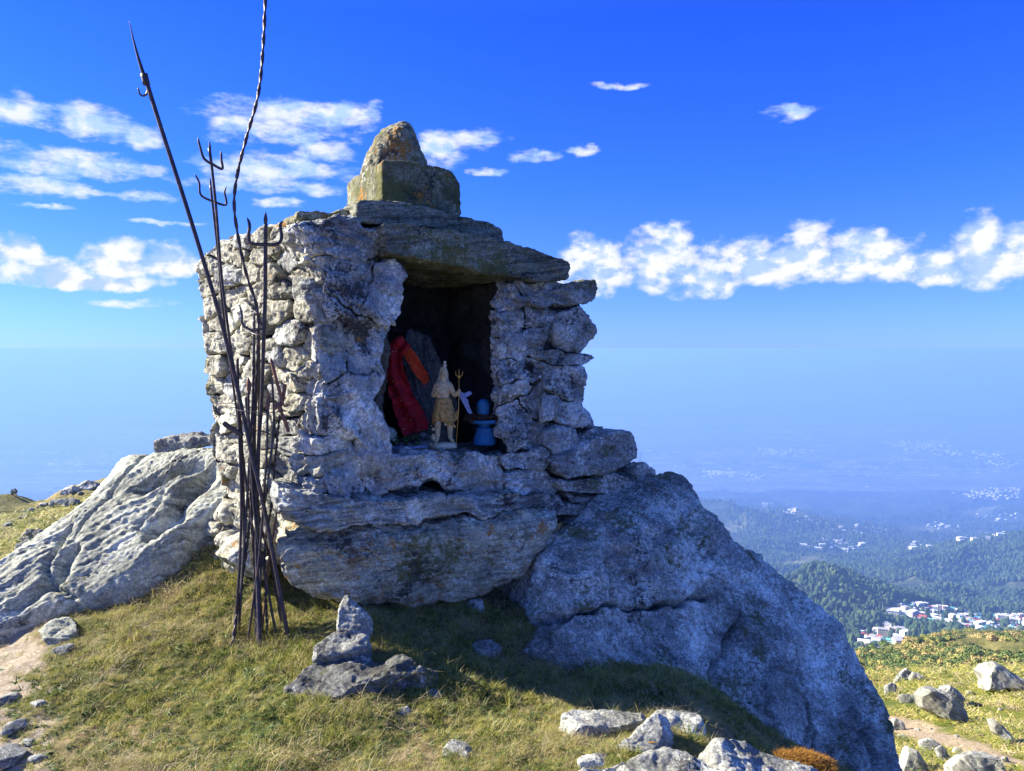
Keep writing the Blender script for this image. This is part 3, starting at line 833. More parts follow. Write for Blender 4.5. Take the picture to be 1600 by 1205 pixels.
def cells(P, n, aniso, seed, lloyd=4, gap=0.008):
    """irregular packing of a boundary polygon with n convex cells, flat ones if aniso > 1"""
    rng = np.random.default_rng(seed)
    lo, hi = P.min(0), P.max(0)
    S_ = rng.uniform(lo, hi, (60 * n + 4000, 2)); S_ = S_[in_poly(S_, P)]
    k = S_[rng.choice(len(S_), n, replace=False)]
    w = np.array([1, aniso])
    for _ in range(lloyd):
        d = (((S_[:, None] - k[None]) * w) ** 2).sum(2).argmin(1)
        k = np.array([S_[d == i].mean(0) if (d == i).any() else k[i] for i in range(n)])
    k += rng.normal(size=k.shape) * 0.012
    out = []
    for i in range(n):
        poly = np.array([[lo[0] - .05, lo[1] - .05], [hi[0] + .05, lo[1] - .05], [hi[0] + .05, hi[1] + .05], [lo[0] - .05, hi[1] + .05]])
        for j in range(n):
            if j == i: continue
            a, b = k[i] * w, k[j] * w
            nrm = (b - a); m_ = (a + b) / 2
            g = gap * rng.uniform(0.6, 1.5)
            def side(q):
                return (q * w - m_) @ nrm + g * 0.5 * np.linalg.norm(nrm) * 1.0
            q = []
            for s0, s1 in zip(poly, np.roll(poly, -1, 0)):
                f0, f1 = side(s0), side(s1)
                if f0 <= 0: q.append(s0)
                if f0 * f1 < 0: q.append(s0 + (s1 - s0) * f0 / (f0 - f1))
            poly = np.array(q)
            if len(poly) < 3: break
        if len(poly) < 3: continue
        # densify, then pull what leaves the boundary back on to it
        pts = []
        for s0, s1 in zip(poly, np.roll(poly, -1, 0)):
            m_ = max(1, int(np.linalg.norm(s1 - s0) / 0.05))
            for q in range(m_): pts.append(s0 + (s1 - s0) * q / m_)
        pts = np.array(pts)
        outm = ~in_poly(pts, P)
        if outm.any():
            for q in np.nonzero(outm)[0]:
                best, bd = None, 1e9
                for s0, s1 in zip(P, np.roll(P, -1, 0)):
                    ab_ = s1 - s0; t = np.clip((pts[q] - s0) @ ab_ / (ab_ @ ab_ + 1e-9), 0, 1)
                    c_ = s0 + ab_ * t; dd_ = np.linalg.norm(c_ - pts[q])
                    if dd_ < bd: best, bd = c_, dd_
                pts[q] = best
        keep = [0]
        for q in range(1, len(pts)):
            if np.linalg.norm(pts[q] - pts[keep[-1]]) > 0.006: keep.append(q)
        pts = pts[keep]
        if len(pts) >= 4: out.append((k[i], pts))
    return out

rs = random.Random(5)
# --- mortar core of the two piers, the left wall and the back wall
LEFTB = [(504, 350), (440, 353), (400, 362), (338, 376), (318, 398), (306, 418), (308, 445), (312, 480), (326, 515), (324, 580), (324, 620), (336, 652), (352, 690),
         (350, 745), (345, 790), (352, 840), (400, 850), (440, 830), (504, 800)]
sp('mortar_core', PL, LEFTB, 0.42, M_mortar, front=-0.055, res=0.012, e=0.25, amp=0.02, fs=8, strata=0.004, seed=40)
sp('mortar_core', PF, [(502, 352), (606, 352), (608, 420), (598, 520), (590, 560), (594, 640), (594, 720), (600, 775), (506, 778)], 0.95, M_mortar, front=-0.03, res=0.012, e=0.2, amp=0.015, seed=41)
sp('mortar_core', PF, [(788, 436), (915, 446), (915, 480), (905, 545), (915, 600), (920, 660), (930, 700), (880, 740), (797, 735), (792, 600)], 0.95, M_shade, front=-0.04, res=0.012, e=0.2, amp=0.015, seed=42)
sp('mortar_core', Fo(-0.80), [(560, 380), (862, 420), (862, 760), (560, 760)], 0.25, M_shade, front=0, res=0.02, e=0.2, amp=0.02, seed=43)
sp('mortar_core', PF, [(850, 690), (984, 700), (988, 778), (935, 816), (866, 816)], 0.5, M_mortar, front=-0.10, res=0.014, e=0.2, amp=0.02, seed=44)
# --- rubble of the lit left wall
for q, (c, poly) in enumerate(cells(PL.poly(LEFTB), 78, 2.2, 12, gap=0.012)):
    f = rs.uniform(-0.02, 0.035)
    sp2('stone', PL, poly, 0.20, M_wall if rs.random() < 0.8 else M_plaster, front=f, res=0.0075, e=rs.uniform(0.12, 0.26), bulge=rs.uniform(0.0, 0.006), amp=rs.uniform(0.004, 0.009), fs=8, crease=0.8, fine=0.004,
        strata=rs.uniform(0.002, 0.006), sdir=(rs.uniform(-0.3, 0.3), rs.uniform(-0.3, 0.3), 1), sfreq=30, warp=0.014, wf=7, seed=100 + q, tilt=(rs.uniform(-0.10, 0.10), rs.uniform(-0.14, 0.14)),
        facets=rs.choice([3, 5, 7]), facet_depth=0.13, round_it=1)
# --- plastered front of the left pier
FRB = [(500, 400), (560, 400), (610, 398), (619, 425), (616, 470), (606, 520), (592, 560), (586, 605), (600, 640), (602, 690), (598, 730), (606, 765), (560, 776), (508, 778), (500, 700), (497, 560)]
for q, (c, poly) in enumerate(cells(PF.poly(FRB), 7, 0.8, 31, gap=0.002)):
    sp2('plaster_patch', PF, poly, 0.16, M_plaster, front=rs.uniform(0.026, 0.036), res=0.0075, e=0.10, bulge=0.003, amp=0.009, fs=7, strata=0.0, crease=1.2, warp=0.05, wf=5.5, seed=200 + q, fine=0.0035,
        tilt=(rs.uniform(-0.06, 0.06), rs.uniform(-0.05, 0.05)), round_it=1)
sp('stone', PF, [(462, 346), (500, 343), (590, 348), (614, 360), (616, 392), (600, 404), (560, 408), (505, 404), (478, 396), (458, 366)], 0.50, M_right2, 'dark lichened corner stone under the lintel', front=0.05, res=0.0075, e=0.4,
   amp=0.022, fs=6, strata=0.006, warp=0.02, seed=60, facets=2)
sp('stone', PF, [(470, 402), (530, 404), (556, 412), (530, 424), (500, 428), (486, 418)], 0.3, M_right2, front=0.03, res=0.008, e=0.5, amp=0.02, seed=61)
sp('stone', PF, [(478, 430), (520, 426), (548, 452), (530, 480), (500, 500), (482, 470)], 0.3, M_slab, front=0.025, res=0.0075, e=0.5, amp=0.02, fs=8, seed=62)
# --- right pier: plaster over rubble, then slates that stick out at the edge
for q, (c, poly) in enumerate(cells(PF.poly([(782, 452), (868, 446), (862, 500), (850, 545), (846, 600), (858, 660), (850, 705), (800, 706), (788, 680), (779, 600), (778, 520)]), 13, 1.3, 52, gap=0.006)):
    sp2('stone', PF, poly, 0.10, M_plaster if rs.random() < 0.5 else M_right2, front=rs.uniform(0.0, 0.025), res=0.0075, e=0.12, bulge=0.002, amp=0.012, fs=9, strata=0.002, crease=1.0, warp=0.045, wf=6.5, seed=300 + q,
        tilt=(rs.uniform(-0.1, 0.1), rs.uniform(-0.1, 0.1)), round_it=1)
RP = [([(808, 470), (868, 446), (932, 440), (934, 448), (931, 468), (918, 474), (880, 476), (846, 484)], 0.05, M_right2, 0.007),
      ([(874, 486), (905, 476), (918, 490), (928, 502), (937, 522), (925, 536), (903, 549), (880, 541), (866, 522)], 0.05, M_plaster, 0.0),
      ([(845, 500), (872, 480), (872, 500), (866, 530), (845, 540)], 0.0, M_right2, 0.008),
      ([(842, 546), (905, 551), (920, 553), (935, 556), (915, 572), (870, 570), (845, 562)], 0.06, M_right2, 0.007),
      ([(842, 566), (916, 573), (921, 600), (918, 625), (880, 622), (846, 612)], 0.035, M_right2, 0.007),
      ([(850, 614), (880, 624), (868, 652), (848, 662)], 0.03, M_plaster, 0.0),
      ([(870, 626), (918, 627), (932, 646), (934, 668), (900, 672), (866, 656)], 0.05, M_right2, 0.008),
      ([(852, 672), (870, 664), (905, 672), (912, 700), (870, 708), (848, 700)], 0.06, M_plaster, 0.002),
      ([(912, 680), (940, 664), (952, 680), (930, 692), (912, 697)], 0.02, M_right2, 0.008)]
for q, (pts, f, mt, st) in enumerate(RP):
    sp('stone', PF, pts, 0.55, mt, front=f, res=0.0075, e=0.14, amp=0.011, fs=8, strata=st * 0.8, sfreq=36, warp=0.014, seed=330 + q, facets=3, facet_depth=0.08, crease=0.7, round_it=1)
# --- stepped footing on the right
SB = [([(905, 700), (925, 688), (944, 676), (984, 673), (992, 690), (997, 720), (964, 734), (925, 747), (884, 746), (866, 728), (872, 712)], 0.12, 0.5, M_right2, 0.004),
      ([(868, 754), (930, 750), (962, 738), (992, 752), (998, 768), (985, 778), (940, 770), (880, 770)], 0.10, 0.5, M_right2, 0.007),
      ([(884, 773), (960, 776), (985, 782), (965, 792), (920, 788), (888, 784)], 0.05, 0.4, M_slab, 0.01),
      ([(868, 788), (925, 789), (945, 794), (935, 804), (895, 806), (868, 802)], 0.07, 0.4, M_slab, 0.01),
      ([(894, 806), (942, 800), (935, 812), (900, 816), (880, 815)], 0.05, 0.4, M_right2, 0.006),
      ([(990, 735), (1010, 727), (1026, 736), (1024, 752), (1006, 762), (990, 752)], 0.05, 0.3, M_right2, 0.006),
      ([(862, 770), (876, 776), (884, 790), (868, 800), (858, 790)], 0.09, 0.25, M_plaster, 0.0)]
for q, (pts, f, th, mt, st) in enumerate(SB):
    sp('footing_stone', PF, pts, th, mt, front=f, res=0.0075, e=0.12, amp=0.009, fs=7, strata=st * 0.6, sfreq=34, warp=0.012, seed=350 + q, facets=3, facet_depth=0.08, crease=0.7, round_it=1)
# --- sill of the niche and the slabs that carry the shrine
sp('sill', PF, [(594, 716), (640, 709), (700, 706), (782, 708), (786, 766), (745, 776), (690, 760), (650, 774), (596, 772)], 0.85, M_plaster, front=0.02, res=0.0075, e=0.06, amp=0.022, fs=6, strata=0.004, crease=0.8, warp=0.045, wf=5, seed=70, cracks=[([(690, 706), (660, 740), (640, 770)], 0.008, 0.02)])
sp('sill', PF, [(780, 712), (810, 706), (850, 704), (862, 720), (858, 733), (790, 737)], 0.8, M_right2, front=0.05, res=0.0075, e=0.22, amp=0.014, strata=0.006, seed=71)
sp('sill', PF, [(782, 736), (856, 734), (872, 756), (868, 780), (790, 778)], 0.8, M_right2, front=0.04, res=0.0075, e=0.25, amp=0.016, strata=0.008, seed=72)
sp('base_slab', PF, [(436, 760), (456, 768), (500, 776), (560, 778), (640, 776), (780, 772), (866, 772), (882, 782), (874, 792), (740, 807), (620, 822), (520, 833), (478, 824), (450, 806), (437, 784)], 0.95, M_slab, 'thick rough slab directly under the niche',
   front=0.09, res=0.008, e=0.22, amp=0.016, fs=5, strata=0.003, sfreq=26, warp=0.02, crease=0.8, facets=3, facet_depth=0.05, seed=73)
sp('base_slab', Plane(at(640, 880, 4.02), (0.93, 0.36, 0), (0.36, -0.93, -0.12)), [(434, 868), (448, 846), (478, 834), (560, 836), (700, 822), (800, 808), (880, 802), (886, 818), (864, 855), (846, 885), (800, 916), (740, 943), (650, 957), (560, 954), (506, 946), (462, 926), (438, 896)], 1.0, M_slab2,
   'great foliated slab with orange lichen at the foot of the shrine', front=0.05, res=0.008, e=0.45, bulge=0.02, amp=0.018, fs=4, crease=0.8, strata=0.002, sdir=(0.12, 0.05, 1), sfreq=26, sstretch=1.6, warp=0.02, seed=74, cracks=[([(500, 870), (560, 862), (600, 880)], 0.012, 0.02)])
# rubble below the left wall
for q, (c, poly) in enumerate(cells(PL.poly([(352, 780), (420, 800), (440, 840), (430, 880), (390, 900), (335, 870), (325, 845), (340, 810)]), 9, 1.6, 77, gap=0.015)):
    sp2('stone', PL, poly, 0.3, M_wall, front=rs.uniform(0.03, 0.14), res=0.009, e=0.5, bulge=0.03, amp=0.03, fs=6, strata=0.006, warp=0.02, seed=400 + q, facets=3, round_it=1)
# --- roof
sp('lintel', PF, [(598, 347), (640, 348), (710, 360), (795, 377), (842, 392), (892, 409), (889, 437), (850, 440), (760, 427), (690, 411), (606, 396)], 1.05, M_roof, 'broad mossy slate slab over the opening', front=0.13, res=0.007, e=0.07, amp=0.006, fs=5, crease=0.8, strata=0.002, sdir=(-0.05, -0.1, 1), sfreq=24, sstretch=2, warp=0.006, seed=80)
sp('roof_slab', Fo(0.02), [(558, 313), (600, 312), (640, 318), (706, 335), (760, 346), (784, 358), (786, 380), (720, 364), (650, 352), (556, 346)], 0.85, M_roof, 'upper course of roof slate', front=0.0, res=0.008, e=0.08, amp=0.006, fs=5, strata=0.002, sfreq=30, warp=0.006, seed=81, cracks=[([(716, 335), (714, 365)], 0.005, 0.02)])
sp('roof_slab', Fo(-0.12), [(462, 332), (500, 326), (516, 330), (560, 322), (562, 344), (464, 344)], 0.6, M_top, front=0.0, res=0.008, e=0.25, amp=0.010, strata=0.003, seed=82)
sp2('roof_slab', Plane((0, 0, 2.17), (0.861, 0.509, 0), (0, 0, 1)), np.array([Plane((0, 0, 2.17), (0.861, 0.509, 0), (0, 0, 1)).u @ 0 if False else 0, 0]).reshape(1, 2).repeat(4, 0) + 0 if False else
    np.array([[(p - np.array([0, 0, 2.17])) @ np.array([0.861, 0.509, 0]), (p - np.array([0, 0, 2.17])) @ np.cross([0, 0, 1], [0.861, 0.509, 0])] for p in
              [A0 * [1, 1, 0] + [0, 0, 2.17] - 0.06 * FN, A0 * [1, 1, 0] + [0, 0, 2.17] + 1.2 * FU - 0.06 * FN, A0 * [1, 1, 0] + [0, 0, 2.17] + 1.2 * FU - 0.95 * FN, A0 * [1, 1, 0] + [0, 0, 2.17] - 0.95 * FN + 0.0 * FU - 0.25 * FU]]),
    0.10, M_roof, front=0.0, res=0.02, e=0.2, amp=0.01, seed=83, warp=0.0)  # unseen slab closing the roof, added to keep the niche dark
sp('finial_block', Fo(-0.10), [(597, 250), (640, 252), (684, 260), (706, 266), (718, 284), (722, 338), (690, 334), (650, 324), (597, 313)], 0.58, M_block, 'squared stone block, dark and mossy in front, orange with lichen at the side', front=0.0, res=0.007, e=0.10, amp=0.004, fs=6, strata=0.0, crease=0.5, warp=0.004, fine=0.003, seed=84)
sp('finial', Plane(at(618, 230, 4.26), (1, 0, 0), (0.1, -1, 0)), [(562, 290), (560, 262), (566, 236), (578, 208), (592, 191), (610, 179), (624, 175), (638, 181), (650, 202), (660, 226), (668, 246), (673, 262), (674, 290)], 0.36, M_top, 'rounded cone of lichened stone', front=0.0, res=0.007, e=0.9, amp=0.008, fs=9, strata=0.0, crease=0.5, fine=0.005, warp=0.004, seed=85)

# ------------------------------------------------------------------ simple shapes for metal, cloth and the figure
def smoothline(pts, n):
    P = np.array(pts, float)
    d = np.r_[0, np.cumsum(np.linalg.norm(np.diff(P, axis=0), axis=1))]
    s = np.linspace(0, d[-1], n)
    # catmull-rom through the points
    out = []
    for x in s:
        i = min(np.searchsorted(d, x, side='right') - 1, len(P) - 2)
        t = (x - d[i]) / (d[i + 1] - d[i] + 1e-12)
        p0, p1, p2, p3 = P[max(i - 1, 0)], P[i], P[i + 1], P[min(i + 2, len(P) - 1)]
        out.append(0.5 * (2 * p1 + (p2 - p0) * t + (2 * p0 - 5 * p1 + 4 * p2 - p3) * t * t + (-p0 + 3 * p1 - 3 * p2 + p3) * t ** 3))
    return np.array(out)

def tube_arr(path, rad, sides=8, flat=1.0, twist=0.0, ref=(0, -1, 0)):
    path = np.asarray(path, float); n = len(path)
    rad = np.broadcast_to(np.asarray(rad, float), (n,))
    T = np.gradient(path, axis=0); T /= np.linalg.norm(T, axis=1, keepdims=True) + 1e-12
    rf = np.array(ref, float)
    a = np.cross(T, rf); a /= np.linalg.norm(a, axis=1, keepdims=True) + 1e-12
    b = np.cross(T, a)
    an = np.linspace(0, 2 * math.pi, sides, endpoint=False)
    tw = np.arange(n) * twist
    ca, sa = np.cos(an[None] + tw[:, None]), np.sin(an[None] + tw[:, None])
    if twist:
        rr = 1 + 0.22 * np.sign(np.cos(2 * an))[None] * np.ones((n, 1))
        ca, sa = ca * rr, sa * rr
    co = path[:, None] + rad[:, None, None] * (ca[..., None] * a[:, None] + flat * sa[..., None] * b[:, None])
    co = co.reshape(-1, 3)
    i = np.arange(n - 1)[:, None] * sides; j = np.arange(sides)[None]
    F = np.stack([i + j, i + (j + 1) % sides, i + sides + (j + 1) % sides, i + sides + j], -1).reshape(-1, 4)
    co = np.vstack([co, path[:1], path[-1:]])
    k = len(co) - 2
    c1 = np.stack([(j[0] + 1) % sides, j[0], np.full(sides, k)], 1)
    c2 = np.stack([(n - 1) * sides + j[0], (n - 1) * sides + (j[0] + 1) % sides, np.full(sides, k + 1)], 1)
    return co, F, np.vstack([c1, c2])

def join(parts):
    co, F4, F3, off = [], [], [], 0
    for c, f, t in parts:
        co.append(c); F4.append(f + off); F3.append(t + off); off += len(c)
    return np.vstack(co), [np.vstack(F4), np.vstack(F3)]

def mesh_of(name, parts, mat, parent=None, smooth=True):
    co, F = join(parts)
    o = link_mesh(name, co, F, mat, None, smooth)
    if parent is not None:
        o.parent = parent
        o.matrix_parent_inverse = parent.matrix_world.inverted() if False else o.matrix_parent_inverse
        o.location = (-Vector(parent.location)) if parent.type == 'EMPTY' else (0, 0, 0)
    return o

def iron_mat(name, c1, c2, rough=0.55, rust=0.5):
    m, N = new_mat(name)
    P = N.n('ShaderNodeTexCoord').outputs['Object']
    a = N.noise(P, 30.0, 6, 0.7); b = N.noise(P, 160.0, 3, 0.7)
    k = N.m('ADD', N.m('MULTIPLY', a, 0.6), N.m('MULTIPLY', b, 0.4))
    col = N.mix(N.smooth(k, 0.5 - 0.2 * (rust - 0.3), 0.64), c1, c2)
    finish(N, col, rough, k, 0.6, 0.003, **{'Metallic': 0.35, 'Specular IOR Level': 0.5})
    return m
M_iron = iron_mat('dark_wrought_iron', (0.035, 0.031, 0.038), (0.14, 0.085, 0.065), 0.5, 0.42)
M_iron2 = iron_mat('worn_bare_iron', (0.06, 0.058, 0.062), (0.17, 0.15, 0.15), 0.42, 0.35)
M_rust = iron_mat('rusty_iron', (0.16, 0.09, 0.075), (0.34, 0.15, 0.07), 0.8, 0.6)

def line3(pts, Ys):
    pts = np.array(pts, float)
    if np.ndim(Ys) == 1 and len(Ys) == 2:
        s = (pts[:, 1] - pts[0, 1]) / (pts[-1, 1] - pts[0, 1] + 1e-9)
        Ys = Ys[0] + (Ys[1] - Ys[0]) * s
    return [at(p[0], p[1], y) for p, y in zip(pts, Ys)]

def depth_at(py, top=3.86):
    """the rods lean on the left wall: nearer at the foot, where they stand in the turf"""
    return np.interp(py, [-50, 300, 650, 850, 960, 1020], [top - 0.02, top, 3.93, 3.88, 3.84, 3.70])

def rod_path(pts, dy=0.0, n=90):
    P3 = [at(x, y, float(depth_at(y)) + dy) for x, y in pts]
    # sink the foot into the ground
    end = P3[-1]; g = float(ground_z(end[0], end[1])[0])
    dirv = (P3[-1] - P3[-2]); dirv /= np.linalg.norm(dirv)
    P3.append(end + dirv * max(0.08, (end[2] - g) / max(0.2, -dirv[2]) + 0.06))
    return smoothline(P3, n)

def rod(name, pts, r, label, mat=None, dy=0.0, prongs=(), head=None, twist=0.0, group=None, cat='iron rod', extra=()):
    """one rod: shaft, with prongs and a leaf-shaped head where it has them"""
    mat = mat or M_iron
    r *= 0.88
    foot = rod_path(pts, dy)[-1]
    e_ = empty(name, tuple(foot))
    tag(e_, label, cat, group)
    path = rod_path(pts, dy, 260 if twist else 90)
    mesh_of('shaft', [tube_arr(path, r, 8, 1.0, twist)], mat, e_)
    for pr in prongs:
        p3 = smoothline([at(x, y, float(depth_at(pts[0][1])) + dy) for x, y in pr], 26)
        rr = np.interp(np.linspace(0, 1, 26), [0, 0.12, 0.35, 1], [0.0012, r * 0.75, r * 0.9, r * 0.9])
        mesh_of('prong', [tube_arr(p3, rr, 8, 0.75)], mat, e_)
    if head:
        hp = [at(x, y, float(depth_at(pts[0][1])) + dy - 0.002) for x, y, _ in head]
        hr = [w * 0.0033 for _, _, w in head]
        p3 = smoothline(hp, 24); rr = np.interp(np.linspace(0, 1, 24), np.linspace(0, 1, len(hr)), hr)
        mesh_of('spearhead', [tube_arr(p3, rr, 8, 0.28)], extra[0] if extra else mat, e_)
    return e_

G = 'iron tridents and rods standing in a bundle against the left wall'
sp1 = rod('spear', [(226, 118), (250, 195), (300, 350), (345, 500), (372, 612), (395, 718), (414, 800), (440, 940)], 0.0125,
    'long straight dark spear leaning far left with a small hook under its point', dy=-0.10, head=[(202, 33, 0.4), (208, 60, 1.4), (216, 90, 2.2), (226, 122, 3.4)], group=G, cat='spear')
hk = smoothline([at(x, y, 3.76) for x, y in [(227, 124), (231, 138), (229, 147), (223, 150), (218, 146), (216, 138)]], 30)
mesh_of('hook', [tube_arr(hk, np.linspace(0.007, 0.004, 30), 8)], M_iron, sp1)
cl = smoothline([at(x, y, 3.752) for x, y in [(225, 116), (229, 132)]], 4)
mesh_of('collar', [tube_arr(cl, 0.018, 8)], M_iron, sp1)
rod('iron_rod', [(416, -40), (412, 60), (404, 145), (386, 212), (371, 272), (366, 322), (374, 380), (386, 432), (401, 478), (404, 520), (398, 640), (392, 760), (398, 900), (402, 985)], 0.0085,
    'tallest wavy twisted iron rod, running out of the top of the picture', twist=0.5, group=G, dy=-0.02)
rod('trident', [(327, 232), (331, 262), (338, 330), (346, 430), (360, 540), (372, 620), (379, 720), (381, 850), (376, 930)], 0.0085, 'tall slender trident with the highest three-pronged head, left in the bundle',
    prongs=[[(309, 215), (314, 235), (319, 248), (331, 257)], [(345, 236), (346, 250), (347, 264), (331, 256)]], head=[(327, 221, 0.4), (328, 230, 2.0), (329, 238, 1.2), (330, 246, 1.4)], group=G, cat='trident')
rod('trident', [(329, 290), (332, 318), (341, 400), (350, 500), (364, 600), (378, 700), (390, 800), (404, 900), (408, 960)], 0.0075, 'slender trident with curled outer prongs just below the highest head',
    prongs=[[(304, 272), (311, 285), (314, 305), (333, 315)], [(354, 292), (351, 300), (353, 320), (333, 315)]], head=[(328, 277, 0.4), (329, 286, 1.6), (330, 294, 1.0), (331, 302, 1.2)], dy=0.03, group=G, cat='trident')
rod('trident', [(415, 350), (415, 384), (414, 480), (411, 560), (408, 640), (404, 700), (401, 850), (406, 1008)], 0.0115, 'stout trident with a wide square-shouldered head level with the roof of the shrine',
    prongs=[[(386, 340), (390, 352), (388, 372), (394, 381), (414, 382)], [(443, 345), (438, 352), (440, 372), (432, 382), (414, 382)]], head=[(415, 331, 0.4), (415, 345, 3.4), (415, 356, 2.0), (415, 366, 2.6)], group=G, cat='trident', dy=-0.05)
rod('trident', [(397, 500), (397, 530), (396, 600), (391, 700), (385, 800), (375, 955)], 0.008, 'short rusty trident with a small curled head halfway up the wall',
    prongs=[[(375, 478), (378, 492), (380, 508), (397, 518)], [(408, 484), (405, 500), (412, 512), (397, 518)]], head=[(397, 488, 0.4), (397, 496, 2.2), (397, 504, 1.4)], mat=M_iron2, group=G, cat='trident', dy=0.0)
rod('spear', [(388, 612), (389, 660), (392, 720), (400, 820), (420, 930)], 0.008, 'short spear with a dull pink rusted leaf-shaped head, left of the stout shaft', head=[(388, 590, 0.5), (389, 600, 3.6), (389, 608, 3.8), (389, 616, 1.8)], extra=(M_rust,), group=G, cat='spear', dy=-0.06)
rod('spear', [(418, 640), (417, 700), (412, 780), (405, 870), (397, 930)], 0.007, 'short spear with a bright orange rusted head, right of the stout shaft', head=[(419, 610, 0.5), (420, 620, 2.8), (419, 630, 3.6), (418, 644, 2.0)], extra=(M_rust,), group=G, cat='spear', dy=-0.08)
rod('iron_rod', [(397, 560), (396, 660), (397, 760), (386, 850), (374, 930), (362, 1016)], 0.009, 'bent rod whose foot stands furthest left and lowest in the grass', group=G, twist=0.35)
rod('iron_rod', [(404, 520), (405, 640), (403, 760), (398, 880), (401, 1000)], 0.0095, 'plain thick rod close behind the stout trident', group=G, dy=0.03)
rod('iron_rod', [(371, 560), (374, 680), (377, 780), (375, 870), (370, 948)], 0.0085, 'outermost left rod of the bundle, nearly upright', group=G, dy=-0.03)
rod('iron_rod', [(425, 590), (428, 660), (420, 740), (404, 860), (400, 960)], 0.007, 'thin rod slanting down to the left from the right of the bundle', group=G, mat=M_iron2)
rod('iron_rod', [(437, 648), (430, 720), (424, 790), (414, 860), (418, 1000)], 0.0068, 'thin ribbed rod on the right of the bundle', group=G, twist=0.5)
rod('iron_rod', [(405, 560), (398, 680), (404, 800), (424, 880), (438, 962)], 0.0085, 'rod bending out to the rightmost foot in the grass', group=G, dy=0.02)
rod('iron_rod', [(384, 620), (392, 720), (400, 790), (407, 880), (403, 985)], 0.0078, 'grey worn rod crossing the middle of the bundle', group=G, mat=M_iron2, dy=-0.05)
rod('iron_rod', [(433, 796), (428, 830), (421, 868), (416, 920)], 0.006, 'short reddish rusty rod low at the right of the bundle', group=G, mat=M_rust, dy=-0.03)
# flat bars fixed near the wire
def bar(name, pts, w, label, mat, Y=3.84, cat='iron bar', flat=0.25):
    p = smoothline([at(x, y, Y) for x, y in pts], 14)
    e_ = tag(mesh_of(name, [tube_arr(p, np.interp(np.linspace(0, 1, 14), [0, .1, .9, 1], [w * .5, w, w, w * .6]), 6, flat)], mat), label, cat, G)
    return e_
bar('iron_bar', [(423, 560), (433, 598), (443, 634)], 0.009, 'flat pinkish rusty bar leaning right across the bundle', M_rust)
bar('iron_bar', [(446, 600), (442, 622), (436, 640)], 0.009, 'short flat rusty bar forming a V with the longer one', M_rust, 3.86)
bar('iron_bar', [(440, 645), (446, 660), (451, 675)], 0.010, 'rusty flat bar end hanging just below the wire', M_rust, 3.85)
bar('flat_iron', [(348, 660), (362, 670), (380, 681)], 0.014, 'black flat iron blade sticking out to the left below the wire', M_iron, 3.86, 'flat iron')
bar('iron_bar', [(428, 640), (434, 632), (440, 645)], 0.012, 'small rusty iron clamp at the foot of the V of bars', M_rust, 3.84)
# tie wire round the bundle
wy = [(366, 640, 3.80), (385, 643, 3.775), (410, 645, 3.77), (430, 644, 3.80), (446, 642, 3.86), (430, 639, 4.02), (400, 637, 4.04), (375, 637, 4.0), (358, 638, 3.9), (366, 640, 3.80)]
tag(mesh_of('wire', [tube_arr(smoothline([at(*p) for p in wy], 90), 0.0024, 6)], M_iron2), 'thin wire tied round the bundle of rods at mid height', 'wire')
wy = [(337, 635, 4.1), (345, 630, 4.0), (366, 631, 3.86)]
tag(mesh_of('wire', [tube_arr(smoothline([at(*p) for p in wy], 30), 0.0032, 6)], M_iron), 'short black wire end curling left of the bundle in front of orange stone', 'wire')
wy = [(392, 520, 3.86), (402, 523, 3.83), (412, 521, 3.84), (408, 515, 3.96), (394, 514, 3.95), (392, 520, 3.86)]
tag(mesh_of('wire', [tube_arr(smoothline([at(*p) for p in wy], 40), 0.003, 6)], M_iron2), 'small wire loop binding the rods below the short trident head', 'wire')

# ------------------------------------------------------------------ things in the niche
def flat_mat(name, col, rough=0.8, var=0.25, scale=60.0, bump=0.3, **kw):
    m, N = new_mat(name)
    P = N.n('ShaderNodeTexCoord').outputs['Object']
    a = N.noise(P, scale, 5, 0.7)
    c2 = tuple(x * (1 - var) for x in col)
    finish(N, N.mix(N.smooth(a, 0.35, 0.65), c2, col), rough, a, bump, 0.003, **kw)
    return m
M_fig = flat_mat('cream_painted_resin', (0.80, 0.58, 0.30), 0.55, 0.45, 40)
M_figw = flat_mat('whitish_painted_resin', (0.82, 0.68, 0.46), 0.55, 0.3, 60)
M_figb = flat_mat('tan_painted_skirt', (0.62, 0.36, 0.11), 0.6, 0.6, 60)
M_gold = flat_mat('orange_gold_paint', (0.75, 0.36, 0.08), 0.4, 0.3, 80, Metallic=0.2)
M_blue = flat_mat('turquoise_blue_paint', (0.03, 0.17, 0.36), 0.55, 0.35, 30)
M_garland = flat_mat('dried_marigold_garland', (0.085, 0.045, 0.028), 0.95, 0.6, 90, 1.0)
M_leaf = flat_mat('dull_green_leaf', (0.05, 0.12, 0.03), 0.7, 0.5, 40)
M_white = flat_mat('bluish_white_thread', (0.34, 0.38, 0.60), 0.8, 0.3, 70)
M_orange = flat_mat('orange_red_cloth', (0.62, 0.06, 0.015), 0.8, 0.3, 40)
def red_mat():
    m, N = new_mat('red_cloth_with_gold_flecks')
    P = N.n('ShaderNodeTexCoord').outputs['Object']
    v = N.n('ShaderNodeTexVoronoi', {'Vector': P, 'Scale': 34.0})
    a = N.noise(P, 30.0, 4, 0.6)
    col = N.mix(N.smooth(a, 0.4, 0.6), (0.30, 0.008, 0.02), (0.42, 0.012, 0.02))
    col = N.mix(N.smooth(v.outputs['Distance'], 0.13, 0.09), col, (0.75, 0.45, 0.12))
    finish(N, col, 0.75, a, 0.4, 0.004)
    return m
M_red = red_mat()
FLOOR = at(690, 709, 4.14)[2] + 0.012
def shelf(px, Y, h=0.0):
    return np.array([(px - 800) / FPX * Y, Y, FLOOR + h])

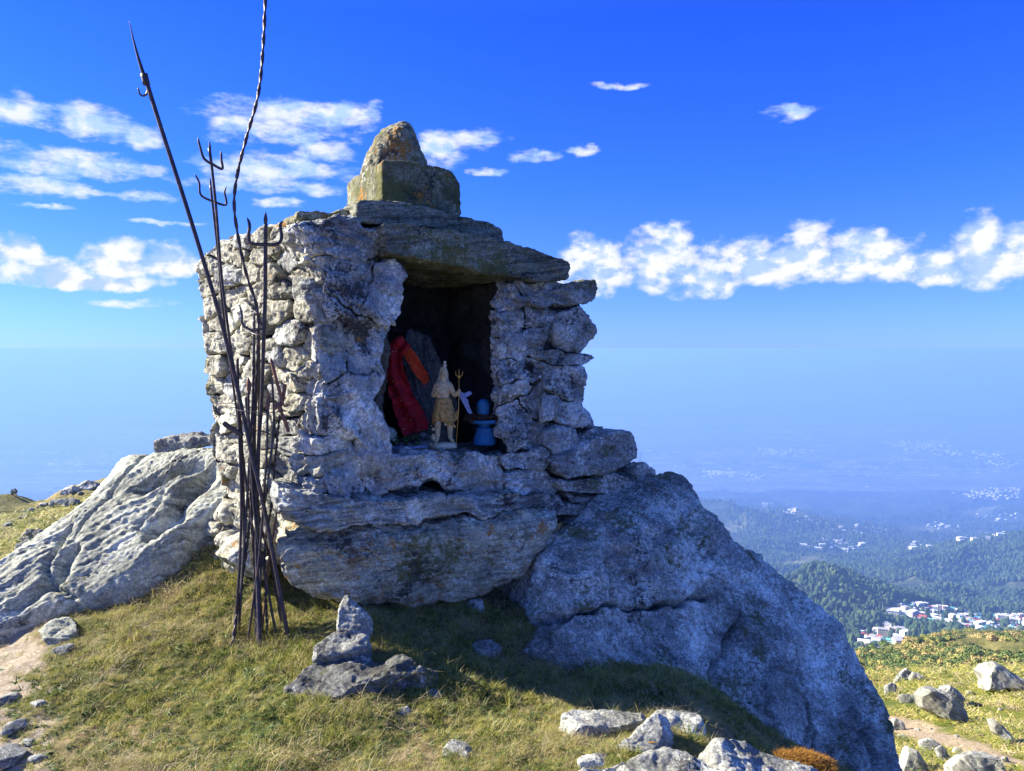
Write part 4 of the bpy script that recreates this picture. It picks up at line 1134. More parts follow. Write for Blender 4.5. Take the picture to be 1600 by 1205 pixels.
def lathe(c, prof, sides=28, squash=1.0, wob=0.0, seed=0):
    prof = np.array(prof, float)
    an = np.linspace(0, 2 * math.pi, sides, endpoint=False)
    co = np.stack([prof[:, 0, None] * np.cos(an), prof[:, 0, None] * np.sin(an) * squash, prof[:, 1, None] * np.ones(sides)], -1).reshape(-1, 3)
    if wob: co = co * (1 + wob * fbm(co * 30, 2, seed)[:, None])
    co = co + np.array(c)
    n = len(prof)
    i = np.arange(n - 1)[:, None] * sides; j = np.arange(sides)[None]
    F = np.stack([i + j, i + (j + 1) % sides, i + sides + (j + 1) % sides, i + sides + j], -1).reshape(-1, 4)
    co = np.vstack([co, [c + np.array([0, 0, prof[0, 1]])], [c + np.array([0, 0, prof[-1, 1]])]])
    k = n * sides
    c1 = np.stack([(j[0] + 1) % sides, j[0], np.full(sides, k)], 1)
    c2 = np.stack([(n - 1) * sides + j[0], (n - 1) * sides + (j[0] + 1) % sides, np.full(sides, k + 1)], 1)
    return co, F, np.vstack([c1, c2])

def sphere(c, r, n=10, sc=(1, 1, 1)):
    t = np.linspace(0.05, math.pi - 0.05, n)
    co, F, T3 = lathe(np.zeros(3), np.stack([np.sin(t) * r, -np.cos(t) * r], 1), n + 4)
    return co * np.array(sc) + np.array(c), F, T3

# statue
SY = 4.33
U = SY / FPX
sb = shelf(693, SY)
statue = empty('deity_statue', tuple(sb))
tag(statue, 'small cream painted standing deity statue with a topknot, holding a thin orange-tipped trident', 'statue')
def S_(px, py, d=0.0):
    """point on the figure: px, py as seen, d metres towards the eye"""
    return np.array([sb[0] + (px - 693) * U, SY - d, sb[2] + (700 - py) * U])
def stat(name, parts, mat):
    return mesh_of(name, parts, mat, statue)
pz = [(0.0, 0.0), (0.062, 0.0), (0.075, 0.006), (0.074, 0.024), (0.060, 0.034), (0.0, 0.036)]
stat('plinth', [lathe(S_(692, 702), pz, 36, 0.75, 0.12, 3)], M_figw)
# body: one skin
JO = {'pel': (S_(692, 641), .030, .024), 'wst': (S_(692, 626, .004), .026, .021), 'che': (S_(692, 611, .002), .034, .025), 'up': (S_(692, 602), .031, .021), 'nk': (S_(693, 596, .004), .0145, .0145),
      'hd0': (S_(693, 590, .008), .0185, .019), 'hd1': (S_(693, 583, .008), .0195, .020), 'hd2': (S_(694, 576, .004), .0145, .015), 'bun': (S_(695, 571), .009, .009), 'bun2': (S_(695, 568), .006, .006),
      'hl': (S_(685, 648, .002), .021, .021), 'kl': (S_(684, 667, .010), .0145, .0145), 'al': (S_(683, 687, .0), .009, .010), 'fl': (S_(681, 692, .028), .009, .006),
      'hr': (S_(700, 648, .002), .021, .021), 'kr': (S_(703, 667, .010), .0145, .0145), 'ar': (S_(703, 686, .0), .009, .010), 'fr': (S_(709, 691, .026), .009, .006),
      'sl': (S_(682, 604), .016, .016), 'el': (S_(677, 621, .006), .0115, .0115), 'wl': (S_(684, 612, .034), .0085, .0085), 'ml': (S_(685, 605, .040), .0095, .005),
      'sr': (S_(703, 604), .016, .016), 'er': (S_(711, 620, .008), .0115, .0115), 'wr': (S_(717, 613, .030), .0085, .0085), 'mr': (S_(719, 610, .036), .009, .008)}
ED = [('pel', 'wst'), ('wst', 'che'), ('che', 'up'), ('up', 'nk'), ('nk', 'hd0'), ('hd0', 'hd1'), ('hd1', 'hd2'), ('hd2', 'bun'), ('bun', 'bun2'), ('pel', 'hl'), ('hl', 'kl'), ('kl', 'al'), ('al', 'fl'),
      ('pel', 'hr'), ('hr', 'kr'), ('kr', 'ar'), ('ar', 'fr'), ('up', 'sl'), ('sl', 'el'), ('el', 'wl'), ('wl', 'ml'), ('up', 'sr'), ('sr', 'er'), ('er', 'wr'), ('wr', 'mr')]
def fingers(base, tip_dir, side, curl):
    out = []
    for k in range(4):
        b = base + side * (k - 1.5) * 0.0042
        L = [0.016, 0.019, 0.018, 0.014][k]
        out.append(tube_arr(smoothline([b, b + tip_dir * L * 0.5 + curl * 0.002, b + tip_dir * L + curl * L * 0.45], 8), np.linspace(0.0026, 0.0018, 8), 6))
    b = base - side * 0.009 - tip_dir * 0.006
    out.append(tube_arr(smoothline([b, b - side * 0.005 + tip_dir * 0.006, b - side * 0.004 + tip_dir * 0.013], 6), np.linspace(0.0028, 0.002, 6), 6))
    return out
names = list(JO)
me = bpy.data.meshes.new('body')
me.from_pydata([(JO[k][0] - sb).tolist() for k in names], [(names.index(a), names.index(b)) for a, b in ED], [])
body = bpy.data.objects.new('body', me); COL.objects.link(body); body.parent = statue
body.modifiers.new('skin', 'SKIN').use_smooth_shade = True
for i, k in enumerate(names):
    me.skin_vertices[0].data[i].radius = tuple(q * (1.0 if k in ('hd0', 'hd1', 'nk') else 0.62 if k in ('hd2', 'bun', 'bun2') else 1.34) for q in JO[k][1:3])
me.skin_vertices[0].data[0].use_root = True
me.materials.append(M_fig)
ss = body.modifiers.new('sub', 'SUBSURF'); ss.levels = 2; ss.render_levels = 2
XU = np.array([1., 0, 0]); ZU = np.array([0, 0, 1.]); YT = np.array([0, -1., 0])
stat('hand', fingers(S_(685, 603, .042), ZU, XU, -YT * 0.5), M_fig)
stat('hand', fingers(S_(719, 611, .040), np.array([0.3, -0.4, 0.6]), ZU * 0.6 + XU * 0.3, -XU), M_fig)
# face, hair and ornaments
stat('nose', [tube_arr([S_(693, 587, .027), S_(693, 583, .036), S_(693, 582, .028)], [0.0015, 0.0040, 0.002], 6)], M_fig)
for dx in (-3.0, 3.0):
    stat('eye', [sphere(S_(693 + dx * .8, 586.5, .0265), 0.0030, 6, (1.3, 0.6, 0.7))], M_garland)
    stat('ear', [sphere(S_(693 + dx * 2.1, 584, .006), 0.0055, 6, (0.5, 0.7, 1.4))], M_fig)
stat('mouth', [tube_arr([S_(690.5, 579.5, .026), S_(693, 579, .0285), S_(695.5, 579.5, .026)], [0.0010, 0.0018, 0.0010], 6)], M_figb)
hair = []
for k in range(9):
    a = (k - 4) / 4.0
    hair.append(tube_arr(smoothline([S_(693 + a * 3, 575, .010 - abs(a) * .004), S_(693 + a * 6, 584, -.008), S_(692 + a * 7.5, 594, -.012), S_(692 + a * 11, 606, -.018 - .004 * (k % 2))], 14), np.linspace(0.004, 0.003, 14), 7))
hair += [sphere(S_(695, 572, 0), 0.0125, 8, (1, 1, 0.8)), sphere(S_(695, 567, 0), 0.009, 8)]
stat('hair', hair, M_figw)
nk = []
for k, (w, y, d) in enumerate([(7, 601, .026), (9, 606, .029), (10, 612, .031)]):
    nk.append(tube_arr(smoothline([S_(693 - w, 597, .010), S_(693 - w * .8, y - 3, d), S_(693, y + 2, d + .003), S_(693 + w * .8, y - 3, d), S_(693 + w, 597, .010)], 20), 0.0034, 6))
stat('necklace', nk, M_figw)
# animal skin skirt with folds
an = np.linspace(0, 2 * math.pi, 64, endpoint=False)
rows = []
for (py, rx, ry) in [(622, .041, .033), (627, .047, .038), (636, .053, .042), (646, .060, .047), (655, .065, .050), (661, .064, .049)]:
    t = (py - 622) / 38
    rr = 1 + 0.10 * t * np.sin(an * 11 + 1) + 0.05 * t * np.sin(an * 5)
    base = S_(693, 0)
    z = S_(0, py)[2] + (0.012 * t * np.sin(an * 3 + 1) if py > 640 else 0)
    rows.append(np.stack([S_(693, 0)[0] + rx * rr * np.cos(an), SY - .002 + ry * rr * np.sin(an), z * np.ones(64)], -1))
n_ = len(rows); co = np.vstack(rows)
i = np.arange(n_ - 1)[:, None] * 64; j = np.arange(64)[None]
F = np.stack([i + j, i + 64 + j, i + 64 + (j + 1) % 64, i + (j + 1) % 64], -1).reshape(-1, 4)
sk = link_mesh('skirt', co, F, M_figb); sk.parent = statue; sk.location = -Vector(statue.location)
sm_ = sk.modifiers.new('t', 'SOLIDIFY'); sm_.thickness = 0.003
stat('belt', [lathe(S_(693, 623), [(0.0, -0.004), (.033, -.004), (.036, 0), (.033, .004), (0.0, .004)], 30, 0.85)], M_figw)
stat('sash', [tube_arr(smoothline([S_(695, 626, .030), S_(697, 642, .037), S_(696, 656, .041), S_(697, 665, .036)], 14), np.linspace(.004, .009, 14), 8, 0.5), tube_arr(smoothline([S_(689, 650, .036), S_(686, 658, .040), S_(685, 663, .040)], 14), np.linspace(.002, .007, 14), 8, 0.5)], M_figw)
tr = [tube_arr([S_(718, 588, .036), S_(717, 640, .034), S_(713, 696, .030)], .0022, 8)]
stat('trident_shaft', tr, M_gold)
stat('trident_head', [tube_arr(smoothline([S_(718, 577, .036), S_(718, 584, .036), S_(718, 592, .036)], 8), np.linspace(.001, .0035, 8), 8), tube_arr(smoothline([S_(713, 580, .036), S_(713, 586, .036), S_(718, 590, .036)], 10), np.linspace(.001, .003, 10), 8),
                      tube_arr(smoothline([S_(723, 580, .036), S_(723, 586, .036), S_(718, 590, .036)], 10), np.linspace(.001, .003, 10), 8), sphere(S_(718, 591, .036), .007, 8, (1.2, 0.7, 0.6))], M_gold)
stat('snake', [tube_arr(smoothline([S_(706, 650, .030), S_(712, 648, .034), S_(716, 643, .03), S_(713, 655, .03), S_(706, 661, .03), S_(712, 668, .028)], 30), np.linspace(.004, .007, 30), 8)], M_figb)
stat('animal_figure', [sphere(S_(677, 684, .02), .016, 9, (0.9, 0.8, 1.3)), sphere(S_(677, 671, .026), .010, 8), sphere(S_(674, 666, .024), .004, 6), sphere(S_(680, 666, .024), .004, 6), sphere(S_(673, 695, .03), .010, 8, (1, 1.2, .7)), sphere(S_(681, 694, .03), .010, 8, (1, 1.2, .7))], M_fig)

# draped cloths and the leaning slab behind them
M_grey = rock_mat('dark_grey_slab', (0.09, 0.093, 0.09), (0.13, 0.13, 0.125), (0.05, 0.05, 0.05), sdir=(1, 0.1, 0.2), sfreq=30, stretch=4, crust=0.1, black=0.3, grain=0.5, bump=0.8, seed=14, crustcol=(0.22, 0.22, 0.21))  # one dark grey stone for both upright slabs
PB = Plane(at(665, 610, 4.58), (1, 0, 0), (0.15, -1, 0.12))
tag(add_stone('standing_stone', PB, PB.poly([(636, 512), (668, 520), (690, 560), (712, 620), (716, 712), (640, 712), (632, 620), (628, 560)]), 0.07, M_grey, front=0.0, res=0.009, e=0.25, amp=0.008, strata=0.002, seed=500),
    'upright grey slab leaning behind the red cloth in the niche', 'standing stone')
def ribbon(name, pts, Y, mat, label, cat, nw=16, nl=70, fold=0.010, fr=3.0, seed=0, sag=0.0, thick=0.003):
    P = np.array(pts, float)
    c = smoothline(np.c_[P[:, :2], P[:, 2]], nl)
    T = np.gradient(c[:, :2], axis=0); T /= np.linalg.norm(T, axis=1, keepdims=True) + 1e-9
    Nn = np.c_[-T[:, 1], T[:, 0]]
    s = np.linspace(-1, 1, nw)
    q = c[:, None, :2] + Nn[:, None] * (c[:, 2][:, None] * s[None])[..., None]
    yy = np.full(q.shape[:2], Y)
    yy += fold * np.sin(s[None] * fr * 2.2 + np.linspace(0, 4, nl)[:, None] + seed) * 0.8
    yy += fbm(np.c_[q.reshape(-1, 2) * 0.07, np.full(q.shape[0] * q.shape[1], seed)], 3, seed).reshape(yy.shape) * fold
    qq = q.reshape(-1, 2)
    qq = qq + np.stack([vnoise(np.c_[qq * 0.16, qq[:, :1] * 0 + seed + k]) for k in (0, 9)], 1) * 1.6
    co = np.array([at(a[0], a[1], b) for a, b in zip(qq, yy.ravel())])
    o = link_mesh(name, co, grid_faces(nl, nw), mat)
    md = o.modifiers.new('t', 'SOLIDIFY'); md.thickness = thick
    tag(o, label, cat)
    return o
ribbon('cloth', [(634, 532, 13), (620, 546, 12), (616, 570, 13), (621, 598, 16), (631, 628, 19), (643, 654, 22), (650, 676, 20)], 4.40, M_red, 'long dark red cloth with gold flecks draped down the left of the niche', 'cloth', 30, 110, 0.015, 2.1, 2, thick=0.0015)
ribbon('cloth', [(634, 545, 6), (641, 555, 9), (652, 574, 9), (662, 590, 8), (668, 598, 5)], 4.42, M_orange, 'short bright orange-red cloth strip above the dark red one', 'cloth', 12, 50, 0.007, 1.0, 5, thick=0.0015)
ribbon('cloth', [(717, 613, 2), (722, 620, 4), (729, 632, 4), (736, 645, 2)], 4.36, M_white, 'scrap of bluish white gauze tied beside the statue hand', 'cloth', 8, 30, 0.006, 3.0, 7, thick=0.0015)
ribbon('cloth', [(718, 614, 2), (728, 617, 3), (737, 613, 2)], 4.37, M_white, 'wisp of bluish gauze pointing right from the statue hand', 'cloth', 6, 16, 0.004, 3.0, 9, thick=0.0015)
ribbon('paper_strip', [(612, 701, 1.6), (630, 699, 2.2), (650, 700, 2.0), (668, 696, 1.5)], 4.20, M_white, 'crumpled bluish white strip lying on the sill at the left', 'paper', 6, 40, 0.010, 3.0, 11, thick=0.001)

# blue painted sacred stone
lc = shelf(757, 4.44)
ling = empty('sacred_stone', tuple(lc))
tag(ling, 'bright blue painted domed sacred stone with spouted basin and flared foot, right in the niche', 'sacred stone')
k_ = 4.44 / FPX
def LP(name, parts, mat): return mesh_of(name, parts, mat, ling)
LP('pedestal', [lathe(lc, [(0, 0), (.062, 0), (.068, .012), (.062, .05), (.050, .075), (.052, .085), (.050, .10), (0, .102)], 34, 1, 0.03, 2)], M_blue)
LP('basin', [lathe(lc + [0, 0, .125], [(0, 0), (.075, 0), (.088, .012), (.084, .024), (.06, .022), (0, .018)], 34), tube_arr(smoothline([lc + [.06, -.01, .137], lc + [.11, -.03, .143], lc + [.15, -.05, .14]], 12), np.linspace(.022, .013, 12), 8, 0.55)], M_blue)
LP('column', [lathe(lc + [0, 0, .09], [(.03, 0), (.034, .02), (.034, .045)], 24)], M_blue)
t_ = np.linspace(0, math.pi / 2, 10)
LP('dome', [lathe(lc + [-0.008, 0, .15], [(0.03, 0), (.037, .05)] + [(.038 * math.cos(a), .085 + .036 * math.sin(a)) for a in t_], 28)], M_blue)
gar = []
rg = random.Random(3)
for k in range(150):
    a = rg.uniform(0, 2 * math.pi); rad = rg.uniform(.035, .10)
    gar.append(sphere(lc + [rad * math.cos(a) * 1.25 - 0.004, rad * math.sin(a) * 0.7, .160 + rg.uniform(-.012, .022) - (rad - .05) * 0.25], rg.uniform(.006, .013), 6, (1, 1, .8)))
tag(mesh_of('garland', gar, M_garland), 'dried brown flower garland heaped round the blue sacred stone', 'garland')
PB2 = Plane(at(774, 625, 4.62), (1, 0, 0), (0.3, -1, 0.05))
tag(add_stone('standing_stone', PB2, PB2.poly([(764, 608), (776, 600), (786, 612), (790, 720), (764, 720)]), 0.05, M_grey, res=0.009, e=0.3, amp=0.006, seed=501), 'narrow upright stone behind the blue sacred stone', 'standing stone')
# leaves heap
hp = []
for k in range(46):
    c = shelf(rg.uniform(602, 650), rg.uniform(4.22, 4.42), rg.uniform(0.0, 0.05))
    a = rg.uniform(0, 6.28); L = rg.uniform(.02, .04); d = np.array([math.cos(a), math.sin(a), rg.uniform(-.1, .6)]) * L
    hp.append(tube_arr([c, c + d * .5 + [0, 0, .004], c + d], [0.001, L * .28, 0.001], 6, 0.15))
lf = tag(mesh_of('leaves', hp, M_leaf), 'little heap of dull green leaves on the sill below the red cloth', 'leaves')
o = lump('stone', shelf(606, 4.36, 0.05), (0.075, 0.06, 0.10), M_wall, seed=503, n=26)
tag(o, 'brownish round stone just inside the left edge of the niche', 'stone')

# ------------------------------------------------------------------ loose rocks near the shrine
def prock(name, pts, planepts, thick, mat, label, cat='rock', k=0.955, **kw):
    p = through(*[(a, b, c * k) for a, b, c in planepts])
    q = p.poly(pts); w = float(np.ptp(q, 0).max())
    kw.setdefault('res', 0.006); kw.setdefault('e', 0.34); kw.setdefault('amp', min(0.014, 0.035 * w)); kw.setdefault('fs', 6)
    kw.setdefault('facets', 9); kw.setdefault('facet_depth', 0.17); kw.setdefault('warp', min(0.012, 0.03 * w)); kw.setdefault('fine', 0.0025); kw.setdefault('strata', 0.0025)
    o = add_stone(name, p, q, thick, mat, None, **kw)
    return tag(o, label, cat)
M_dark = rock_mat('dark_ground_slab', (0.15, 0.15, 0.15), (0.24, 0.24, 0.24), (0.06, 0.06, 0.06), sfreq=34, stretch=4, crust=0.42, black=0.46, orange=0.05, moss=0.35, grain=0.5, bump=1.0, seed=15, crustcol=(0.40, 0.40, 0.42))  # darker colour stands in for the shrine's shadow on this slab
prock('rock', [(538, 927), (556, 944), (570, 956), (580, 968), (578, 990), (566, 1006), (530, 1004), (522, 985), (523, 955)], [(540, 930, 3.66), (525, 1000, 3.58), (580, 1000, 3.60)], 0.13, M_front,
      'pointed pale rock standing upright, top of the small cairn', e=0.3, facets=5, facet_depth=0.08, seed=601, k=0.97)
prock('rock', [(484, 1018), (495, 1006), (522, 988), (550, 980), (576, 985), (579, 1006), (552, 1020), (520, 1027), (486, 1026)], [(540, 985, 3.62), (485, 1025, 3.50), (578, 1010, 3.52)], 0.20, M_front,
      'flat-bottomed pale rock carrying the pointed rock of the cairn', seed=602, facets=4, facet_depth=0.08, k=0.97)
prock('rock', [(444, 1062), (460, 1040), (500, 1024), (560, 1020), (600, 1022), (640, 1012), (672, 1003), (681, 1012), (678, 1034), (650, 1046), (600, 1062), (560, 1078), (500, 1078), (455, 1074)],
      [(560, 1018, 3.55), (450, 1065, 3.36), (675, 1025, 3.48)], 0.34, M_dark, 'long dark overhanging slab under the cairn', seed=603, e=0.2, strata=0.004, amp=0.016, fs=5, k=0.975)
prock('rock', [(704, 944), (726, 935), (756, 932), (760, 950), (744, 966), (716, 962)], [(706, 955, 4.0), (756, 935, 4.1), (740, 965, 3.98)], 0.16, M_front, 'small bluish rock in shade under the great slab', seed=604, k=1.025)
prock('rock', [(735, 1003), (748, 992), (770, 994), (784, 990), (786, 1006), (764, 1020), (740, 1021)], [(735, 1010, 3.72), (785, 995, 3.80), (760, 1020, 3.68)], 0.14, M_front, 'small rock in the shaded grass left of the great boulder', seed=605, k=1.025)
prock('rock', [(662, 1078), (676, 1071), (692, 1073), (699, 1084), (690, 1092), (668, 1090)], [(662, 1085, 3.35), (698, 1080, 3.38), (680, 1092, 3.32)], 0.10, M_front, 'fist-sized rock in grass at the edge of the shadow', seed=606, k=0.99)
prock('rock', [(614, 1108), (626, 1101), (640, 1103), (642, 1115), (624, 1118)], [(614, 1112, 3.2), (642, 1108, 3.22), (626, 1118, 3.18)], 0.07, M_front, 'little rock in the grass below the cairn', seed=607, k=0.99)
prock('rock', [(868, 1128), (884, 1116), (930, 1112), (975, 1106), (1010, 1108), (1018, 1120), (985, 1130), (930, 1134), (880, 1136)], [(870, 1130, 3.14), (1010, 1112, 3.26), (930, 1136, 3.1)], 0.16, M_right, 'low narrow rock rib in the grass, left of the orange-spotted rock', seed=608, e=0.2, k=0.98)
prock('rock', [(1010, 1112), (1040, 1098), (1072, 1093), (1096, 1108), (1108, 1134), (1090, 1150), (1050, 1152), (1015, 1140)], [(1012, 1120, 3.28), (1100, 1115, 3.34), (1060, 1152, 3.16)], 0.30, M_right, 'bluish shaded rock behind the orange-spotted rock', seed=609, k=0.975)
prock('rock', [(955, 1160), (985, 1140), (1020, 1114), (1050, 1110), (1052, 1140), (1058, 1166), (1020, 1178), (970, 1176)], [(960, 1165, 3.0), (1045, 1112, 3.22), (1045, 1172, 3.02)], 0.24, M_front, 'peaked rock with one bright orange lichen spot', seed=610, facets=4)
prock('rock', [(900, 1180), (930, 1168), (952, 1172), (948, 1188), (916, 1196), (902, 1194)], [(902, 1186, 2.92), (950, 1176, 2.96), (930, 1194, 2.88)], 0.10, M_front, 'small block at the left end of the bottom rock shelf', seed=611)
prock('rock', [(868, 1260), (890, 1205), (935, 1182), (990, 1168), (1060, 1172), (1110, 1184), (1160, 1205), (1180, 1300), (1000, 1330), (880, 1320)], [(900, 1205, 2.86), (1150, 1200, 2.94), (1040, 1172, 3.04)], 0.36, M_front, 'coarse speckled rock shelf at the bottom edge', seed=612, k=0.925, amp=0.03, fs=5, e=0.3, res=0.006)
prock('rock', [(1095, 1170), (1120, 1142), (1150, 1150), (1190, 1166), (1240, 1184), (1290, 1204), (1330, 1260), (1200, 1280), (1120, 1210)], [(1100, 1165, 3.12), (1280, 1205, 3.12), (1130, 1142, 3.24)], 0.30, M_front, 'pale sloping rock shelf at the bottom, in front of the great boulder', seed=613, k=0.93, amp=0.02, e=0.3)
prock('rock', [(690, 1168), (712, 1150), (742, 1156), (748, 1180), (720, 1198), (694, 1194)], [(690, 1180, 2.90), (748, 1170, 2.94), (720, 1198, 2.84)], 0.06, M_front, 'flat rock patch sunk in dry grass at the bottom centre', seed=614, k=0.99)
prock('rock', [(778, 1190), (790, 1172), (798, 1190), (796, 1230), (776, 1230)], [(776, 1200, 2.80), (798, 1190, 2.82), (788, 1172, 2.88)], 0.08, M_front, 'pale narrow rock cut by the bottom edge of the picture', seed=615, k=0.99)
for q, (a, b, c_, r_) in enumerate([(714, 1134, 3.03, 0.012), (20, 1085, 3.1, 0.05), (58, 1062, 3.3, 0.03), (100, 1002, 3.75, 0.045), (12, 1150, 2.9, 0.07), (60, 1170, 2.9, 0.03), (8, 1052, 3.35, 0.05), (45, 1130, 3.0, 0.025)]):
    p = at(a, b, c_); p[2] = float(ground_z(p[0], p[1])[0]) + r_ * 0.2
    lab = ['tiny round brown pebble on the grass at the bottom centre', 'pale stone on the trodden soil, second from the bottom left corner', 'small stone on the trodden soil beside the grass edge', 'whitish flat stone just below the left slab',
           'largest pale stone in the bottom left corner', 'small stone near the bottom left corner, nearest the grass', 'stone at the left edge just under the slab foot', 'little stone in the middle of the trodden soil'][q]
    o = lump('pebble', p, (r_ * 1.3, r_, r_ * 0.55), M_front if q else flat_mat('brown_pebble', (0.30, 0.17, 0.11)), seed=620 + q, n=20, rot=q * 1.3)
    tag(o, lab, 'stone')
lr = bpy.data.objects[[o.name for o in COL.objects if o.get('label', '').startswith('peaked rock')][0]]
M_lich = rock_mat('bright_orange_lichen', (0.62, 0.30, 0.03), (0.75, 0.42, 0.06), (0.40, 0.18, 0.02), sfreq=60, stretch=40, crust=0, black=0.1, grain=0.4, bump=1.0, seed=16, crustcol=(0.7, 0.4, 0.08))
lv = np.array([v.co[:] for v in lr.data.vertices])
ld = lv - EYE; s1_, c1_ = math.sin(PITCH), math.cos(PITCH)
lf_, lu_ = ld[:, 1] * c1_ - ld[:, 2] * s1_, ld[:, 1] * s1_ + ld[:, 2] * c1_
lpx, lpy = 800 + FPX * ld[:, 0] / lf_, 602.5 - FPX * lu_ / lf_
for q, (a, b, w_, h_) in enumerate([(1029, 1124, 10, 8), (1018, 1160, 9, 3)]):
    dd_ = ((lpx - a) / w_) ** 2 + ((lpy - b) / h_) ** 2 + fbm(lv * 60, 3, 4) * 0.7
    polys = [tuple(p.vertices) for p in lr.data.polygons if all(dd_[v] < 1 for v in p.vertices) and np.mean([lf_[v] for v in p.vertices]) < np.median(lf_)]
    if polys:
        ids = sorted({v for p in polys for v in p}); mp = {v: i for i, v in enumerate(ids)}
        nn_ = np.array([lr.data.vertices[v].normal[:] for v in ids])
        me = bpy.data.meshes.new('lichen_patch'); me.from_pydata((lv[ids] + nn_ * 0.0025).tolist(), [], [tuple(mp[v] for v in p) for p in polys]); me.materials.append(M_lich)
        o = bpy.data.objects.new('lichen_patch', me); COL.objects.link(o); o.parent = lr
# bright lichen spot
def spot():
    c = at(1028, 1126, 3.10)
    t = RNG.normal(size=(60, 2)) * [0.018, 0.014]
    return c, t
# rocks at the foot of the left wall
prock('rock', [(326, 846), (345, 838), (372, 842), (386, 858), (378, 874), (350, 872), (332, 866)], [(326, 858, 4.35), (380, 850, 4.25), (350, 874, 4.22)], 0.22, M_wall, 'pale rock at the foot of the lit wall, left of the rods', seed=630)
prock('rock', [(60, 972), (88, 958), (120, 955), (128, 978), (96, 1000), (72, 1004)], [(62, 985, 3.95), (125, 965, 4.05), (90, 1004, 3.86)], 0.16, M_left, 'pale split rock piece at the foot of the left slab', seed=631, strata=0.006, k=0.985)

# ------------------------------------------------------------------ grass
def grass_mat(name, stops):
    m, N = new_mat(name)
    oi = N.n('ShaderNodeObjectInfo')
    P = N.n('ShaderNodeNewGeometry').outputs['Position']
    a = N.noise(P, 2.2, 4, 0.6)
    b = N.noise(P, 60.0, 2, 0.5)
    k = N.m('ADD', N.m('MULTIPLY', oi.outputs['Random'], 0.55), N.m('ADD', N.m('MULTIPLY', a, 0.35), N.m('MULTIPLY', b, 0.35)))
    col = N.ramp(k, stops)
    p = N.n('ShaderNodeBsdfPrincipled', {'Base Color': col, 'Roughness': 0.55})
    p.inputs['Specular IOR Level'].default_value = 0.3
    t = N.n('ShaderNodeBsdfTranslucent', {'Color': col})
    mx = N.n('ShaderNodeMixShader', {0: 0.32, 1: p.outputs[0], 2: t.outputs[0]})
    N.n('ShaderNodeOutputMaterial', {0: mx.outputs[0]})
    return m
M_g1 = grass_mat('green_grass', [(0.30, (0.09, 0.14, 0.02)), (0.5, (0.24, 0.28, 0.045)), (0.68, (0.42, 0.40, 0.09)), (0.85, (0.54, 0.47, 0.16))])
M_g2 = grass_mat('dry_grass', [(0.35, (0.26, 0.22, 0.10)), (0.55, (0.46, 0.38, 0.20)), (0.75, (0.62, 0.52, 0.32))])

def tuft(name, nb, h, spread, w, lean, mat, rng, seg=4, curl=1.0):
    parts = []
    V, F = [], []
    for _ in range(nb):
        b = rng.normal(size=2) * spread
        a = rng.uniform(0, 2 * math.pi)
        L = h * rng.uniform(0.5, 1.25); ln = lean * rng.uniform(0.3, 1.5)
        d = np.array([math.cos(a), math.sin(a)]); s = np.array([-d[1], d[0]])
        ww = w * rng.uniform(0.6, 1.3)
        o = len(V)
        for k in range(seg):
            t = k / (seg - 1)
            pos = b + d * L * ln * (t ** 1.6)
            z = L * (t - 0.45 * curl * ln * t * t) - 0.006
            wk = ww * (1 - t) ** 0.6
            tw = 0.7 * t
            sv = s * math.cos(tw)
            if k < seg - 1:
                V.append((*(pos - sv * wk), z)); V.append((*(pos + sv * wk), z + 0.0))
            else:
                V.append((*pos, z))
        for k in range(seg - 2):
            i = o + 2 * k
            F.append((i, i + 1, i + 3, i + 2))
        i = o + 2 * (seg - 2)
        F.append((i, i + 1, i + 2))
    me = bpy.data.meshes.new(name)
    me.from_pydata(V, [], F)
    me.materials.append(mat)
    me.polygons.foreach_set('use_smooth', [True] * len(F))
    return bpy.data.objects.new(name, me)

